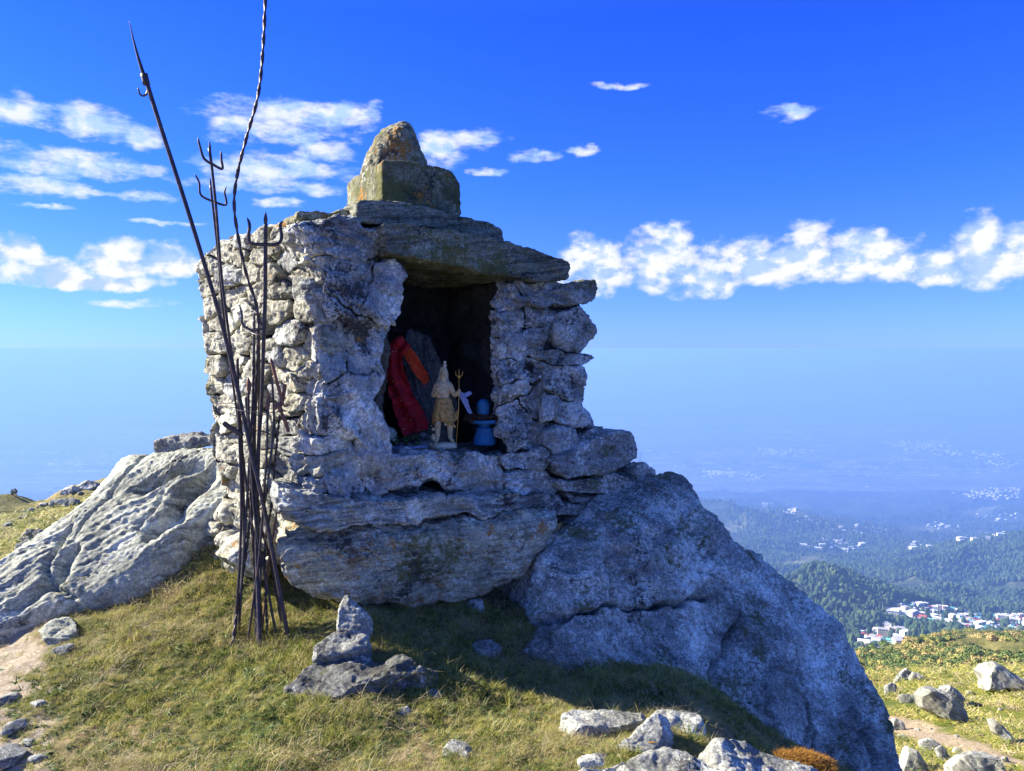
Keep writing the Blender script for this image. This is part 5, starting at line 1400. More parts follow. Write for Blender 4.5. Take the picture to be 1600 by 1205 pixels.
def scatter(name, pts, rot, scl, kind, sources, label, align_tilt=None):
    """one 'stuff' object: source meshes copied on to points by geometry nodes"""
    lib = bpy.data.collections.new(name + '_kinds')
    for s in sources: lib.objects.link(s)
    me = bpy.data.meshes.new(name)
    me.vertices.add(len(pts)); me.vertices.foreach_set('co', np.asarray(pts, np.float32).ravel())
    for nm, ty, arr in (('rot', 'FLOAT_VECTOR', rot), ('scl', 'FLOAT_VECTOR', scl), ('idx', 'INT', kind)):
        at_ = me.attributes.new(nm, ty, 'POINT')
        at_.data.foreach_set('vector' if ty == 'FLOAT_VECTOR' else 'value', np.asarray(arr, np.float32 if ty != 'INT' else np.int32).ravel())
    o = bpy.data.objects.new(name, me); COL.objects.link(o)
    for s in sources:
        for mm in s.data.materials:
            if mm and mm.name not in [x.name for x in me.materials]: me.materials.append(mm)
    ng = bpy.data.node_groups.new(name, 'GeometryNodeTree')
    ng.interface.new_socket('Geometry', in_out='INPUT', socket_type='NodeSocketGeometry')
    ng.interface.new_socket('Geometry', in_out='OUTPUT', socket_type='NodeSocketGeometry')
    nd = ng.nodes
    gi, go = nd.new('NodeGroupInput'), nd.new('NodeGroupOutput')
    m2p = nd.new('GeometryNodeMeshToPoints')
    iop = nd.new('GeometryNodeInstanceOnPoints')
    ci = nd.new('GeometryNodeCollectionInfo'); ci.inputs['Collection'].default_value = lib
    ci.inputs['Separate Children'].default_value = True; ci.inputs['Reset Children'].default_value = True
    iop.inputs['Pick Instance'].default_value = True
    def attr(nm, ty):
        a = nd.new('GeometryNodeInputNamedAttribute'); a.data_type = ty; a.inputs['Name'].default_value = nm
        return a.outputs['Attribute']
    L = ng.links.new
    L(gi.outputs[0], m2p.inputs['Mesh']); L(m2p.outputs[0], iop.inputs['Points'])
    L(ci.outputs[0], iop.inputs['Instance']); L(attr('idx', 'INT'), iop.inputs['Instance Index'])
    L(attr('rot', 'FLOAT_VECTOR'), iop.inputs['Rotation']); L(attr('scl', 'FLOAT_VECTOR'), iop.inputs['Scale'])
    L(iop.outputs[0], go.inputs[0])
    md = o.modifiers.new('scatter', 'NODES'); md.node_group = ng
    tag(o, label, None, kind='stuff')
    return o

M_weed = grass_mat('dark_leafy_weed', [(0.3, (0.035, 0.08, 0.02)), (0.6, (0.08, 0.15, 0.035)), (0.85, (0.16, 0.20, 0.06))])
gr = np.random.default_rng(21)
src = [tuft('tuft_a', 26, 0.040, 0.016, 0.0014, 0.9, M_g1, gr), tuft('tuft_b', 22, 0.052, 0.020, 0.0016, 0.8, M_g1, gr), tuft('tuft_c', 20, 0.032, 0.022, 0.0014, 1.3, M_g1, gr),
       tuft('tuft_d', 22, 0.045, 0.022, 0.0012, 1.5, M_g2, gr), tuft('tuft_e', 16, 0.060, 0.02, 0.0011, 1.3, M_g2, gr), tuft('tuft_f', 14, 0.095, 0.018, 0.0018, 0.8, M_g1, gr, 6), tuft('tuft_g', 10, 0.12, 0.02, 0.0011, 1.2, M_g2, gr, 6, 1.3), tuft('leafy_weed', 11, 0.038, 0.008, 0.0060, 1.5, M_weed, gr, 5)]
n = 170000
yy = gr.uniform(2.3, 5.6, n) ** 1.0
xx = gr.uniform(-1, 1, n) * (yy * 0.86 + 0.2)
keep = gr.uniform(0, 1, n) < np.clip(5.2 / yy ** 1.25, 0.2, 1.0)
xx, yy = xx[keep], yy[keep]
P0 = np.stack([xx, yy, xx * 0], 1)
m1 = fbm(P0 * 1.5 + 3.0, 4, 50)
m2 = fbm(P0 * 4.0, 3, 51)
m3 = fbm(P0 * 2.6 + 9, 3, 57)
strip = np.clip((-0.60 - xx / yy + m2 * 0.07) / 0.05, 0, 1)     # trodden soil at the left
bare = np.clip((m3 - 0.22) / 0.2, 0, 1)
slope = 1 - np.maximum(strip * 0.97, bare * 0.75)
keep = gr.uniform(0, 1, len(xx)) < slope
xx, yy, m1, m2 = xx[keep], yy[keep], m1[keep], m2[keep]
zz = ground_z(xx, yy)
n = len(xx)
dry = np.clip(0.17 + m1 * 1.1 + np.clip((-1.0 - xx) * 0.5, 0, 0.4), 0.04, 0.9)
# longer grass in the shelter of the slabs, and tufts left of the cairn
longg = np.exp(-((xx + 0.2) / 1.5) ** 2 - ((yy - 3.85) / 0.35) ** 2) * 0.35 + np.exp(-((xx + 0.95) / 0.25) ** 2 - ((yy - 3.6) / 0.3) ** 2) * 0.35 + 0.02
r_ = gr.uniform(0, 1, n)
kind = np.where(r_ < dry, gr.choice([3, 3, 4], n), gr.choice([0, 1, 2], n))
r2 = gr.uniform(0, 1, n)
kind = np.where(r2 < longg * 0.5, 5, np.where(r2 < longg * 0.72, 6, kind))
kind = np.where(gr.uniform(0, 1, n) < 0.035 + 0.10 * (fbm(np.stack([xx, yy, xx * 0], 1) * 3.1, 2, 66) > 0.35), 7, kind)
scl = gr.uniform(0.4, 0.88, n) * (0.85 + 0.35 * m2.clip(-1, 1))
tilt = gr.normal(size=(n, 2)) * 0.30
scatter('grass', np.stack([xx, yy, zz], 1), np.stack([tilt[:, 0], tilt[:, 1], gr.uniform(0, 6.28, n)], 1), np.stack([scl, scl, scl * gr.uniform(0.8, 1.3, n)], 1), kind, src,
        'short matted green and straw coloured mountain grass on the mound')

# single plants
def plant(name, c, nb, h, mat, label, cat, seed, w=0.0028, lean=0.9, spread=0.02):
    rng = np.random.default_rng(seed)
    o = tuft(name, nb, h, spread, w, lean, mat, rng, 7, 0.9)
    COL.objects.link(o); o.location = c
    return tag(o, label, cat)
M_rosy = grass_mat('orange_brown_moss', [(0.30, (0.16, 0.085, 0.02)), (0.55, (0.40, 0.20, 0.03)), (0.8, (0.55, 0.34, 0.06))])
def gpt(px, py, Y):
    p = at(px, py, Y); p[2] = float(ground_z(p[0], p[1])[0]) - 0.005; return tuple(p)
plant('grass_tuft', tuple(at(1090, 1172, 3.08)), 60, 0.11, M_g1, 'lush dark green grass tuft growing between the bottom rocks', 'grass tuft', 1, 0.003, 1.1, 0.03)
plant('grass_tuft', gpt(1005, 1130, 3.15), 22, 0.11, M_g1, 'green grass tuft left of the orange-spotted rock', 'grass tuft', 2)
plant('grass_tuft', gpt(478, 1010, 3.62), 50, 0.13, M_g1, 'bright long grass tuft left of the cairn', 'grass tuft', 3, 0.002, 1.0, 0.04)
plant('weed', gpt(795, 1100, 3.35), 10, 0.15, M_g1, 'thin upright pale weed stalk standing alone in the bottom centre grass', 'weed', 4, 0.0022, 0.25, 0.006)
# orange-brown cushion at the foot of the great boulder
mc = at(1275, 1188, 3.02)
V = []
rg2 = np.random.default_rng(8)
fr = tuft('moss_frond', 20, 0.035, 0.010, 0.0022, 0.9, M_rosy, rg2, 4)
nM = 420
a_ = rg2.uniform(0, 6.28, nM); q_ = np.sqrt(rg2.uniform(0, 1, nM))
px_ = mc[0] + 0.15 * q_ * np.cos(a_); py_ = mc[1] + 0.09 * q_ * np.sin(a_) ; pz_ = mc[2] - 0.035 + 0.022 * (1 - q_ ** 2) * (1 + 0.8 * vnoise(np.stack([px_ * 14, py_ * 14, px_ * 0], 1))) - (px_ - mc[0]) * 0.30
km_ = vnoise(np.stack([px_ * 9, py_ * 9, px_ * 0 + 4], 1)) > -0.35
px_, py_, pz_ = px_[km_], py_[km_], pz_[km_]; nM = len(px_)
co_, fa_, off_ = [], [], 0
base_v = np.array([v.co[:] for v in fr.data.vertices]); base_f = [tuple(p.vertices) for p in fr.data.polygons]
for i in range(nM):
    an_ = rg2.uniform(0, 6.28); c_, s_ = math.cos(an_), math.sin(an_); k_s = rg2.uniform(0.6, 1.2)
    v = base_v * k_s; v = np.stack([v[:, 0] * c_ - v[:, 1] * s_, v[:, 0] * s_ + v[:, 1] * c_, v[:, 2]], 1) + [px_[i], py_[i], pz_[i]]
    co_.append(v); fa_ += [tuple(x + off_ for x in f) for f in base_f]; off_ += len(v)
me = bpy.data.meshes.new('moss_cushion'); me.from_pydata(np.vstack(co_).tolist(), [], fa_); me.materials.append(M_rosy)
mo = bpy.data.objects.new('moss_cushion', me); COL.objects.link(mo)
tag(mo, 'orange-brown mossy cushion plant at the foot of the great boulder', 'plant')

# ------------------------------------------------------------------ rocks out on the slopes
YS_ = np.exp(np.linspace(math.log(7), math.log(20000), 3000))
def terr_hit(px, py, ymin=7.0, ymax=20000.0):
    """first place where the line of sight through a pixel meets the terrain"""
    Y = YS_[(YS_ >= ymin) & (YS_ <= ymax)]
    z = terr_z(px=px, Y=Y)
    d = ray(px, py)
    rz = 1.6 + d[2] / d[1] * Y
    k = np.nonzero(rz <= z)[0]
    if len(k) == 0: return None
    y = Y[k[0]]
    return np.array([(px - 800) / FPX * y, y, z[k[0]]])

def srock(name, pts, mat, label, seed, group=None, base=None, thick=None, Y=None, **kw):
    P = np.array(pts, float)
    b = base or (P[:, 0].mean(), P[:, 1].max() - 2)
    h = terr_hit(*b) if Y is None else at(b[0], b[1], Y)
    if h is None: return None
    p = Plane(h, (1, 0, 0), (-0.15, -1, 0.45))
    q = p.poly(pts)
    w = np.ptp(q[:, 0])
    o = add_stone(name, p, q, thick or w * 0.55, mat, None, res=max(0.02, w / 46), e=0.36, amp=w * 0.016, fs=3.0 / w, strata=w * 0.010, sfreq=22 / w, sstretch=2 / w,
                  sdir=(0.5, -0.2, 0.8), warp=w * 0.02, wf=3 / w, fine=0, facets=10, facet_depth=0.2, seed=seed, crease=0.3, **kw)
    return tag(o, label, 'rock', group)
srock('rock', [(1538, 1048), (1546, 1037), (1558, 1033), (1575, 1041), (1600, 1058), (1640, 1076), (1650, 1100), (1610, 1096), (1596, 1080), (1575, 1078), (1562, 1084), (1545, 1080), (1547, 1062)], M_pale, 'large white layered boulder at the right edge above the meadow', 701, base=(1580, 1088))
srock('rock', [(1440, 1084), (1450, 1073), (1466, 1071), (1482, 1080), (1506, 1098), (1531, 1117), (1528, 1126), (1508, 1134), (1480, 1126), (1458, 1114), (1446, 1104)], M_pale, 'white split boulder in the middle of the right meadow', 702)
srock('rock', [(1466, 1074), (1484, 1070), (1500, 1080), (1516, 1096), (1510, 1102), (1494, 1092)], M_front, 'narrow grey boulder close behind the white split one', 703, base=(1500, 1108))
srock('rock', [(1383, 1072), (1392, 1066), (1404, 1070), (1400, 1080), (1398, 1092), (1386, 1090)], M_front, 'grey rounded rock on the meadow just right of the great boulder', 704)
srock('rock', [(1402, 1090), (1414, 1084), (1438, 1086), (1441, 1100), (1420, 1102), (1404, 1098)], M_pale, 'low flat pale rock left of the white split boulder', 705)
srock('rock', [(1398, 1068), (1408, 1050), (1417, 1042), (1424, 1052), (1420, 1066), (1408, 1074)], M_front, 'grey standing rock at the far edge of the meadow', 706)
srock('rock', [(1420, 1048), (1440, 1052), (1452, 1064), (1448, 1072), (1424, 1072), (1416, 1062)], M_wall, 'brown topped rock at the far edge of the meadow', 707)
srock('rock', [(1544, 1124), (1554, 1122), (1572, 1136), (1590, 1156), (1592, 1166), (1574, 1160), (1556, 1144)], M_pale, 'long narrow white rock with a black shadow on its right', 708)
srock('rock', [(1438, 1156), (1448, 1150), (1470, 1160), (1478, 1172), (1462, 1180), (1444, 1176)], M_front, 'bluish wedge shaped rock below the meadow path', 709)
srock('rock', [(1462, 1170), (1474, 1164), (1488, 1186), (1490, 1198), (1474, 1196)], M_front, 'leaning grey slab right of the bluish wedge rock', 710)
srock('rock', [(1408, 1180), (1420, 1166), (1436, 1174), (1452, 1196), (1456, 1220), (1424, 1222), (1410, 1205)], M_pale, 'pale broken rock beside the foot of the great boulder', 711)
srock('rock', [(1490, 1200), (1506, 1182), (1536, 1174), (1566, 1176), (1582, 1196), (1584, 1226), (1540, 1232), (1496, 1230)], M_pale, 'large pale rounded rock in the bottom right corner', 712)
srock('rock', [(1489, 1172), (1496, 1167), (1506, 1172), (1504, 1182), (1492, 1182)], M_wall, 'small round rock above the pale rounded one at the bottom right', 713)
srock('rock', [(1510, 1080), (1518, 1079), (1524, 1086), (1518, 1091), (1511, 1088)], M_pale, 'small rock in the grass between the two large white boulders', 714)
srock('rock', [(1392, 1128), (1400, 1122), (1412, 1128), (1420, 1140), (1408, 1146), (1396, 1142)], M_front, 'grey rock beside the edge of the great boulder at meadow height', 715)
# left hillside
LR = [([(70, 790), (80, 780), (92, 778), (103, 784), (98, 792), (84, 794)], M_right, 'bluish grey rock on the left hill next to the pale slab'),
      ([(94, 790), (104, 778), (118, 776), (116, 788), (104, 793)], M_pale, 'whitish rock right of the bluish one on the left hill'),
      ([(86, 770), (100, 758), (112, 754), (122, 760), (116, 770), (100, 776)], M_right, 'dark craggy rock cluster on the crest of the left hill, its left part'),
      ([(112, 764), (122, 752), (134, 749), (150, 752), (148, 762), (128, 770)], M_right, 'dark craggy rock on the crest of the left hill beside the slab'),
      ([(28, 836), (40, 826), (52, 826), (50, 836), (36, 842)], M_front, 'dark green grey rock in the yellow grass of the left hill'),
      ([(46, 836), (56, 824), (64, 828), (64, 838), (54, 842)], M_pale, 'pale rock touching the dark one in the yellow grass at left'),
      ([(14, 866), (24, 850), (40, 842), (54, 842), (44, 852), (26, 862), (16, 870)], M_front, 'long flat rock with a dark hollow, lowest on the left hill'),
      ([(22, 846), (34, 838), (50, 838), (48, 846), (30, 850)], M_wall, 'tan rock above the long flat one on the left hill')]
for q, (pts, mt, lab) in enumerate(LR):
    srock('rock', pts, mt, lab, 740 + q)
rr_ = random.Random(17)
LRL = ['pale stone at the very left edge of the stone row on the left hill'] + ['pale stone in the row across the left hill, %s from the left edge' % w for w in ('second', 'third', 'fourth', 'fifth', 'sixth', 'seventh')] + [
      'little stone in yellow grass just above the pale and dark rock pair', 'little stone at the left edge below the stone row', 'small rock touching the skyline of the left slab, above the yellow grass', 'small rock between the two craggy crest rocks on the left hill',
      'small rock above the whitish rock on the left hill', 'small rock under the craggy crest rock next to the slab', 'small rock just above the bluish grey rock on the left hill', 'small rock high on the green slope left of the crest crags', 'tiny rock alone on the green slope above the stone row']
MR = ['small rock close to the great boulder edge, above the meadow path', 'small rock on the near side of the sandy meadow path', 'small rock between the sandy path and the long narrow white rock', 'little rock just right of the white split boulder', 'little rock above the bluish wedge rock',
      'small rock by the shadow right of the white split boulder', 'tiny rock on the grass above the leaning grey slab', 'rock at the right edge beside the large rounded one in the corner', 'small rock on the sandy path left of the bluish wedge rock']
for q, (a, b, r_) in enumerate([(4, 822, 7), (14, 816, 6), (24, 812, 5), (34, 808, 6), (44, 801, 7), (52, 796, 5), (62, 792, 6), (40, 820, 4), (8, 848, 4), (112, 800, 4), (120, 772, 4), (98, 782, 4), (108, 770, 5), (72, 770, 4), (80, 764, 4), (30, 800, 3),
                                (1384, 1110, 4), (1400, 1150, 6), (1512, 1152, 4), (1530, 1092, 3), (1448, 1142, 4), (1580, 1110, 4), (1470, 1140, 3), (1590, 1190, 6), (1425, 1152, 5)]):
    h = terr_hit(a, b)
    if h is None: continue
    m_ = r_ * h[1] / FPX
    o = lump('rock', h + [0, 0, m_ * 0.2], (m_ * rr_.uniform(1, 1.6), m_, m_ * rr_.uniform(.6, .9)), M_pale if rr_.random() < .7 else M_front, seed=760 + q, n=14, rot=rr_.uniform(0, 3))
    if a < 200: tag(o, LRL[q], 'rock')
    else: tag(o, MR[q - 16], 'rock')

# bushes peeping over the edge of the great boulder
def leafy(name, c, r, mat, label, seed, n=700, leaf=0.012):
    rng = np.random.default_rng(seed)
    V, F = [], []
    for i in range(n):
        d = rng.normal(size=3); d /= np.linalg.norm(d)
        q = np.array(r) * d * (rng.uniform(0.3, 1) ** 0.4) * (1 + 0.25 * float(vnoise(np.array([d * 2.5 + seed]))[0]))
        a = rng.normal(size=3); a /= np.linalg.norm(a); b = np.cross(a, rng.normal(size=3)); b /= np.linalg.norm(b)
        s_ = leaf * rng.uniform(.6, 1.5); o = len(V)
        V += [tuple(q - a * s_), tuple(q + b * s_ * .5), tuple(q + a * s_), tuple(q - b * s_ * .5)]
        F.append((o, o + 1, o + 2, o + 3))
    e_ = empty(name, tuple(c)); tag(e_, label, 'shrub')
    me = bpy.data.meshes.new('foliage'); me.from_pydata(V, [], F); me.materials.append(mat)
    f = bpy.data.objects.new('foliage', me); COL.objects.link(f); f.parent = e_
    st = []
    for k in range(6):
        a = rng.uniform(0, 6.28)
        st.append(tube_arr(smoothline([np.array([0, 0, -r[2]]), np.array([math.cos(a) * r[0] * .3, math.sin(a) * r[1] * .3, 0]), np.array([math.cos(a) * r[0] * .7, math.sin(a) * r[1] * .7, r[2] * .6])], 8), np.linspace(.008, .003, 8), 5))
    co, F4 = join(st)
    s2 = link_mesh('stem', co, F4, M_garland, e_)
M_shrub = grass_mat('juniper_green', [(0.30, (0.05, 0.07, 0.02)), (0.55, (0.11, 0.11, 0.03)), (0.8, (0.24, 0.17, 0.05))])
for q, (a, b, lab) in enumerate([(1000, 725, 'thin grass stem standing against the haze at the right end of the footing')]):
    o = tuft('wild_grass', 5, 0.10, 0.006, 0.0012, 0.25, M_g2, np.random.default_rng(5 + q), 6); COL.objects.link(o); o.location = tuple(at(a, b, 4.75)); tag(o, lab, 'wild grass')

for q, (a, b, Y) in enumerate([(13, 771, 84), (18, 770, 88)]):
    o = leafy('pine_tree', terr_hit(a, b + 3, 40, 400) + [0, 0, .5], (0.28, .28, .65), M_shrub, ['left of two tiny pines on the crest of the left hill', 'right of two tiny pines on the crest of the left hill'][q], 60 + q, 160, .12)

# ------------------------------------------------------------------ woods and scrub
def tree_mat(name, stops):
    m, N = new_mat(name)
    oi = N.n('ShaderNodeObjectInfo')
    P = N.n('ShaderNodeTexCoord').outputs['Object']
    b = N.noise(P, 0.9, 3, 0.6)
    k = N.m('ADD', N.m('MULTIPLY', oi.outputs['Random'], 0.6), N.m('MULTIPLY', b, 0.4))
    finish(N, N.ramp(k, stops), 0.9)
    return m
M_con = tree_mat('conifer_foliage', [(0.2, (0.022, 0.050, 0.022)), (0.5, (0.040, 0.075, 0.028)), (0.8, (0.075, 0.11, 0.035))])
M_bsh = tree_mat('scrub_foliage', [(0.2, (0.07, 0.12, 0.035)), (0.42, (0.14, 0.19, 0.05)), (0.56, (0.28, 0.28, 0.07)), (0.72, (0.44, 0.34, 0.14))])
def crown(name, prof, sides, wob, seed, mat):
    co, F, T3 = lathe(np.zeros(3), prof, sides)
    co = co + np.stack([fbm(co * 1.9 + seed, 2, seed + k) for k in range(3)], 1) * wob
    me = bpy.data.meshes.new(name)
    fs_ = [tuple(int(x) for x in f) for f in F] + [tuple(int(x) for x in f) for f in T3]
    me.from_pydata(co.tolist(), [], fs_); me.materials.append(mat)
    return bpy.data.objects.new(name, me)
# unit trees, 1 m high
con = [crown('conifer_a', [(.04, 0), (.05, .12), (.20, .16), (.12, .40), (.16, .42), (.08, .66), (.10, .68), (0.01, 1)], 7, .03, 3, M_con),
       crown('conifer_b', [(.04, 0), (.05, .15), (.24, .22), (.20, .45), (.14, .70), (.02, 1)], 7, .05, 5, M_con),
       crown('broadleaf', [(.05, 0), (.07, .2), (.30, .35), (.36, .6), (.26, .85), (.05, 1)], 8, .10, 7, M_con)]
def clump(name, n, sx, sz, leaf, seed, mat):
    """a bush 1 m high out of many leafy faces on an uneven crown"""
    rng = np.random.default_rng(seed); V, F = [], []
    cs = [np.array([rng.uniform(-.3, .3) * sx, rng.uniform(-.3, .3) * sx, rng.uniform(.25, .7) * sz]) for _ in range(5)]
    for i in range(n):
        c = cs[rng.integers(5)]; d = rng.normal(size=3); d /= np.linalg.norm(d)
        q = c + d * np.array([.33 * sx, .33 * sx, .3 * sz]) * rng.uniform(.6, 1.05); q[2] = max(q[2], 0.02)
        t = rng.normal(size=3); t -= d * t.dot(d) * .8; t /= np.linalg.norm(t); w = np.cross(d, t); s_ = leaf * rng.uniform(.6, 1.4); o = len(V)
        V += [tuple(q - t * s_), tuple(q + w * s_ * .8), tuple(q + t * s_ + d * s_ * .3), tuple(q - w * s_ * .8)]; F.append((o, o + 1, o + 2, o + 3))
    me = bpy.data.meshes.new(name); me.from_pydata(V, [], F); me.materials.append(mat)
    return bpy.data.objects.new(name, me)
bsh = [clump('bush_a', 380, 1.3, 1.0, .075, 1, M_bsh), clump('bush_b', 340, .9, 1.0, .07, 2, M_bsh), clump('bush_c', 380, 1.7, .8, .08, 3, M_bsh)]
tg = np.random.default_rng(33)
def sample(n, t0, t1, y0, y1):
    Y = np.sqrt(tg.uniform(y0 ** 2, y1 ** 2, n)); t = tg.uniform(t0, t1, n)
    return t, Y
def px_of(t, Y, z):
    """screen place of a point, in photo pixels"""
    return 800 + FPX * t, 545 + FPX * (1.6 - z) / Y
def town_mask(px, py):
    m = np.zeros(len(px), bool)
    for P in TOWN:
        m |= in_poly(np.stack([px, py], 1), np.array(P, float))
    return m
TOWN = [[(1392, 962), (1412, 944), (1440, 946), (1470, 950), (1520, 958), (1560, 962), (1640, 966), (1760, 972), (1760, 1004), (1600, 1002), (1540, 1004), (1500, 992), (1458, 982), (1420, 978), (1396, 976)],
        [(1350, 992), (1400, 984), (1424, 986), (1430, 1004), (1420, 1026), (1380, 1030), (1352, 1012)]]
def forest(name, n, t0, t1, y0, y1, hh, src, label, thin=0.0, nscale=0.004, bare=0.35, kinds=(0, 1, 2)):
    t, Y = sample(n, t0, t1, y0, y1)
    z = terr_z(x=t * Y, Y=Y)
    px, py = px_of(t, Y, z)
    keep = ~town_mask(px, py)
    keep |= tg.uniform(0, 1, n) < 0.06
    nn = fbm(np.stack([t * Y, Y, Y * 0], 1) * nscale, 4, 71)
    keep &= nn < bare
    t, Y, z = t[keep], Y[keep], z[keep]
    n = len(t)
    h = tg.uniform(hh[0], hh[1], n)
    scl = np.stack([h * tg.uniform(.8, 1.25, n), h * tg.uniform(.8, 1.25, n), h], 1)
    rot = np.stack([tg.normal(size=n) * .04, tg.normal(size=n) * .04, tg.uniform(0, 6.28, n)], 1)
    return scatter(name, np.stack([t * Y, Y, z - 0.5], 1), rot, scl, tg.choice(kinds, n), src, label)
forest('forest', 62000, 0.24, 0.86, 1250, 4600, (13, 26), con, 'dense dark conifer forest covering the valley sides', bare=0.42)
forest('far_forest', 30000, 0.18, 0.86, 4600, 8200, (18, 34), con, 'forest on the distant bluish ridges', bare=0.15, nscale=0.0016)
forest('scrub', 24000, 0.30, 0.86, 150, 660, (0.7, 4.2), bsh, 'green and tan scrub covering the near ridge on the right', bare=0.22, nscale=0.05)

# tussocks over the two meadows
nt_ = 34000
Yt = 9 * (70 / 9) ** tg.uniform(0, 1, nt_) ; tq = np.where(tg.uniform(0, 1, nt_) < 0.72, tg.uniform(0.40, 0.80, nt_), tg.uniform(-0.85, -0.35, nt_))
zt = terr_z(x=tq * Yt, Y=Yt)
dpath = seg_dist(np.stack([tq * Yt, Yt], 1), np.array(PATH)) + fbm(np.stack([tq * Yt, Yt, Yt * 0], 1) * 0.8, 2, 3) * 0.4
kp = (dpath > 0.8) & (fbm(np.stack([tq * Yt, Yt, Yt * 0], 1) * 0.5, 3, 81) < 0.5)
Yt, tq, zt = Yt[kp], tq[kp], zt[kp]; nt_ = len(Yt)
st_ = tg.uniform(1.2, 3.2, nt_) * np.clip(Yt / 22, 0.8, 2.2)
scatter('meadow_grass', np.stack([tq * Yt, Yt, zt], 1), np.stack([tg.normal(size=nt_) * .2, tg.normal(size=nt_) * .2, tg.uniform(0, 6.28, nt_)], 1), np.stack([st_ * 1.7, st_ * 1.7, st_ * 0.75], 1), tg.choice([0, 1, 2, 3], nt_, p=[.3, .3, .2, .2]),
        [tuft('tussock_a', 30, 0.040, 0.03, 0.004, 1.2, M_g1, gr), tuft('tussock_b', 26, 0.05, 0.03, 0.004, 1.0, M_g1, gr), tuft('tussock_c', 26, 0.04, 0.03, 0.004, 1.3, M_g1, gr), tuft('tussock_d', 22, 0.05, 0.03, 0.0035, 1.4, M_g2, gr)],
        'low rough grass tussocks on the meadow slopes')

# ------------------------------------------------------------------ houses
def wall_mat(name, col):
    m, N = new_mat(name)
    P = N.n('ShaderNodeTexCoord').outputs['Object']
    a = N.noise(P, 0.4, 4, 0.6)
    finish(N, N.mix(N.smooth(a, 0.3, 0.7), tuple(x * 0.82 for x in col), col), 0.85)
    return m
WC = {'white': (0.80, 0.79, 0.76), 'cream': (0.74, 0.66, 0.48), 'pale green': (0.50, 0.68, 0.58), 'pale blue': (0.45, 0.60, 0.74), 'pink': (0.72, 0.46, 0.42), 'orange': (0.76, 0.40, 0.14)}
RC = {'grey': (0.42, 0.42, 0.43), 'green': (0.16, 0.46, 0.38), 'red': (0.56, 0.13, 0.09), 'white': (0.78, 0.78, 0.78), 'blue': (0.14, 0.36, 0.58)}
WM = {k: wall_mat(k.replace(' ', '_') + '_wall_paint', v) for k, v in WC.items()}
RM = {k: wall_mat(k + '_roofing', v) for k, v in RC.items()}
M_win, Nw = new_mat('dark_window_openings'); finish(Nw, (0.03, 0.035, 0.04, 1), 0.3)
def house_mesh(name, w, d, storeys, wc, rc, flat):
    h = 3.0 * storeys
    V, F, MI = [], [], []
    def quad(p, mi):
        o = len(V); V.extend(p); F.append((o, o + 1, o + 2, o + 3)[:len(p)]); MI.append(mi)
    a, b = w / 2, d / 2
    quad([(-a, -b, -6), (a, -b, -6), (a, -b, h), (-a, -b, h)], 0); quad([(a, -b, -6), (a, b, -6), (a, b, h), (a, -b, h)], 0)
    quad([(a, b, -6), (-a, b, -6), (-a, b, h), (a, b, h)], 0); quad([(-a, b, -6), (-a, -b, -6), (-a, -b, h), (-a, b, h)], 0)
    if flat:
        e = .4
        quad([(-a - e, -b - e, h), (a + e, -b - e, h), (a + e, b + e, h), (-a - e, b + e, h)], 1)
        quad([(-a - e, -b - e, h + .7), (a + e, -b - e, h + .7), (a + e, b + e, h + .7), (-a - e, b + e, h + .7)], 1)
        for p, q in (((-a - e, -b - e), (a + e, -b - e)), ((a + e, -b - e), (a + e, b + e)), ((a + e, b + e), (-a - e, b + e)), ((-a - e, b + e), (-a - e, -b - e))):
            quad([(*p, h), (*q, h), (*q, h + .7), (*p, h + .7)], 1)
    else:
        e = .8; r = h + d * .28
        quad([(-a - e, -b - e, h - .2), (a + e, -b - e, h - .2), (a + e, 0, r), (-a - e, 0, r)], 1); quad([(a + e, b + e, h - .2), (-a - e, b + e, h - .2), (-a - e, 0, r), (a + e, 0, r)], 1)
        quad([(a, -b, h), (a, b, h), (a, 0, r - .2)], 0); quad([(-a, b, h), (-a, -b, h), (-a, 0, r - .2)], 0)
    nwn = max(2, int(w / 3))
    for s_ in range(storeys):
        z = s_ * 3 + 1.0
        for k in range(nwn):
            x = -a + (k + .5) * w / nwn
            for sg in (-1, 1):
                y = sg * (b + .03)
                quad([(x - .6, y, z), (x + .6, y, z), (x + .6, y, z + 1.3), (x - .6, y, z + 1.3)], 2)
        for k in range(2):
            y = -b + (k + .5) * d / 2
            quad([(a + .03, y - .5, z), (a + .03, y + .5, z), (a + .03, y + .5, z + 1.3), (a + .03, y - .5, z + 1.3)], 2)
    me = bpy.data.meshes.new(name); me.from_pydata(V, [], F)
    for mm in (WM[wc], RM[rc], M_win): me.materials.append(mm)
    me.polygons.foreach_set('material_index', MI)
    return me
VAR = []
hr_ = random.Random(9)
for wc, rc, fl_, st_, w_, d_ in [('white', 'grey', True, 3, 14, 10), ('white', 'grey', False, 2, 12, 9), ('white', 'green', False, 2, 13, 9), ('cream', 'red', False, 2, 12, 9), ('cream', 'grey', True, 4, 16, 12), ('pale green', 'grey', True, 3, 13, 10),
                                 ('pale green', 'green', False, 2, 14, 9), ('pale blue', 'blue', False, 2, 13, 9), ('pale blue', 'white', True, 3, 12, 10), ('pink', 'red', False, 2, 13, 10), ('pink', 'white', True, 3, 12, 10), ('orange', 'grey', True, 2, 12, 9),
                                 ('white', 'white', True, 4, 20, 11), ('white', 'blue', False, 2, 14, 9), ('white', 'red', False, 2, 13, 9), ('white', 'white', True, 3, 15, 10)]:
    me = house_mesh('house', w_, d_, st_, wc, rc, fl_)
    VAR.append((me, 'distant %s %s house with a %s roof in the valley town' % (wc, 'flat-topped' if fl_ else 'gabled', rc), wc))
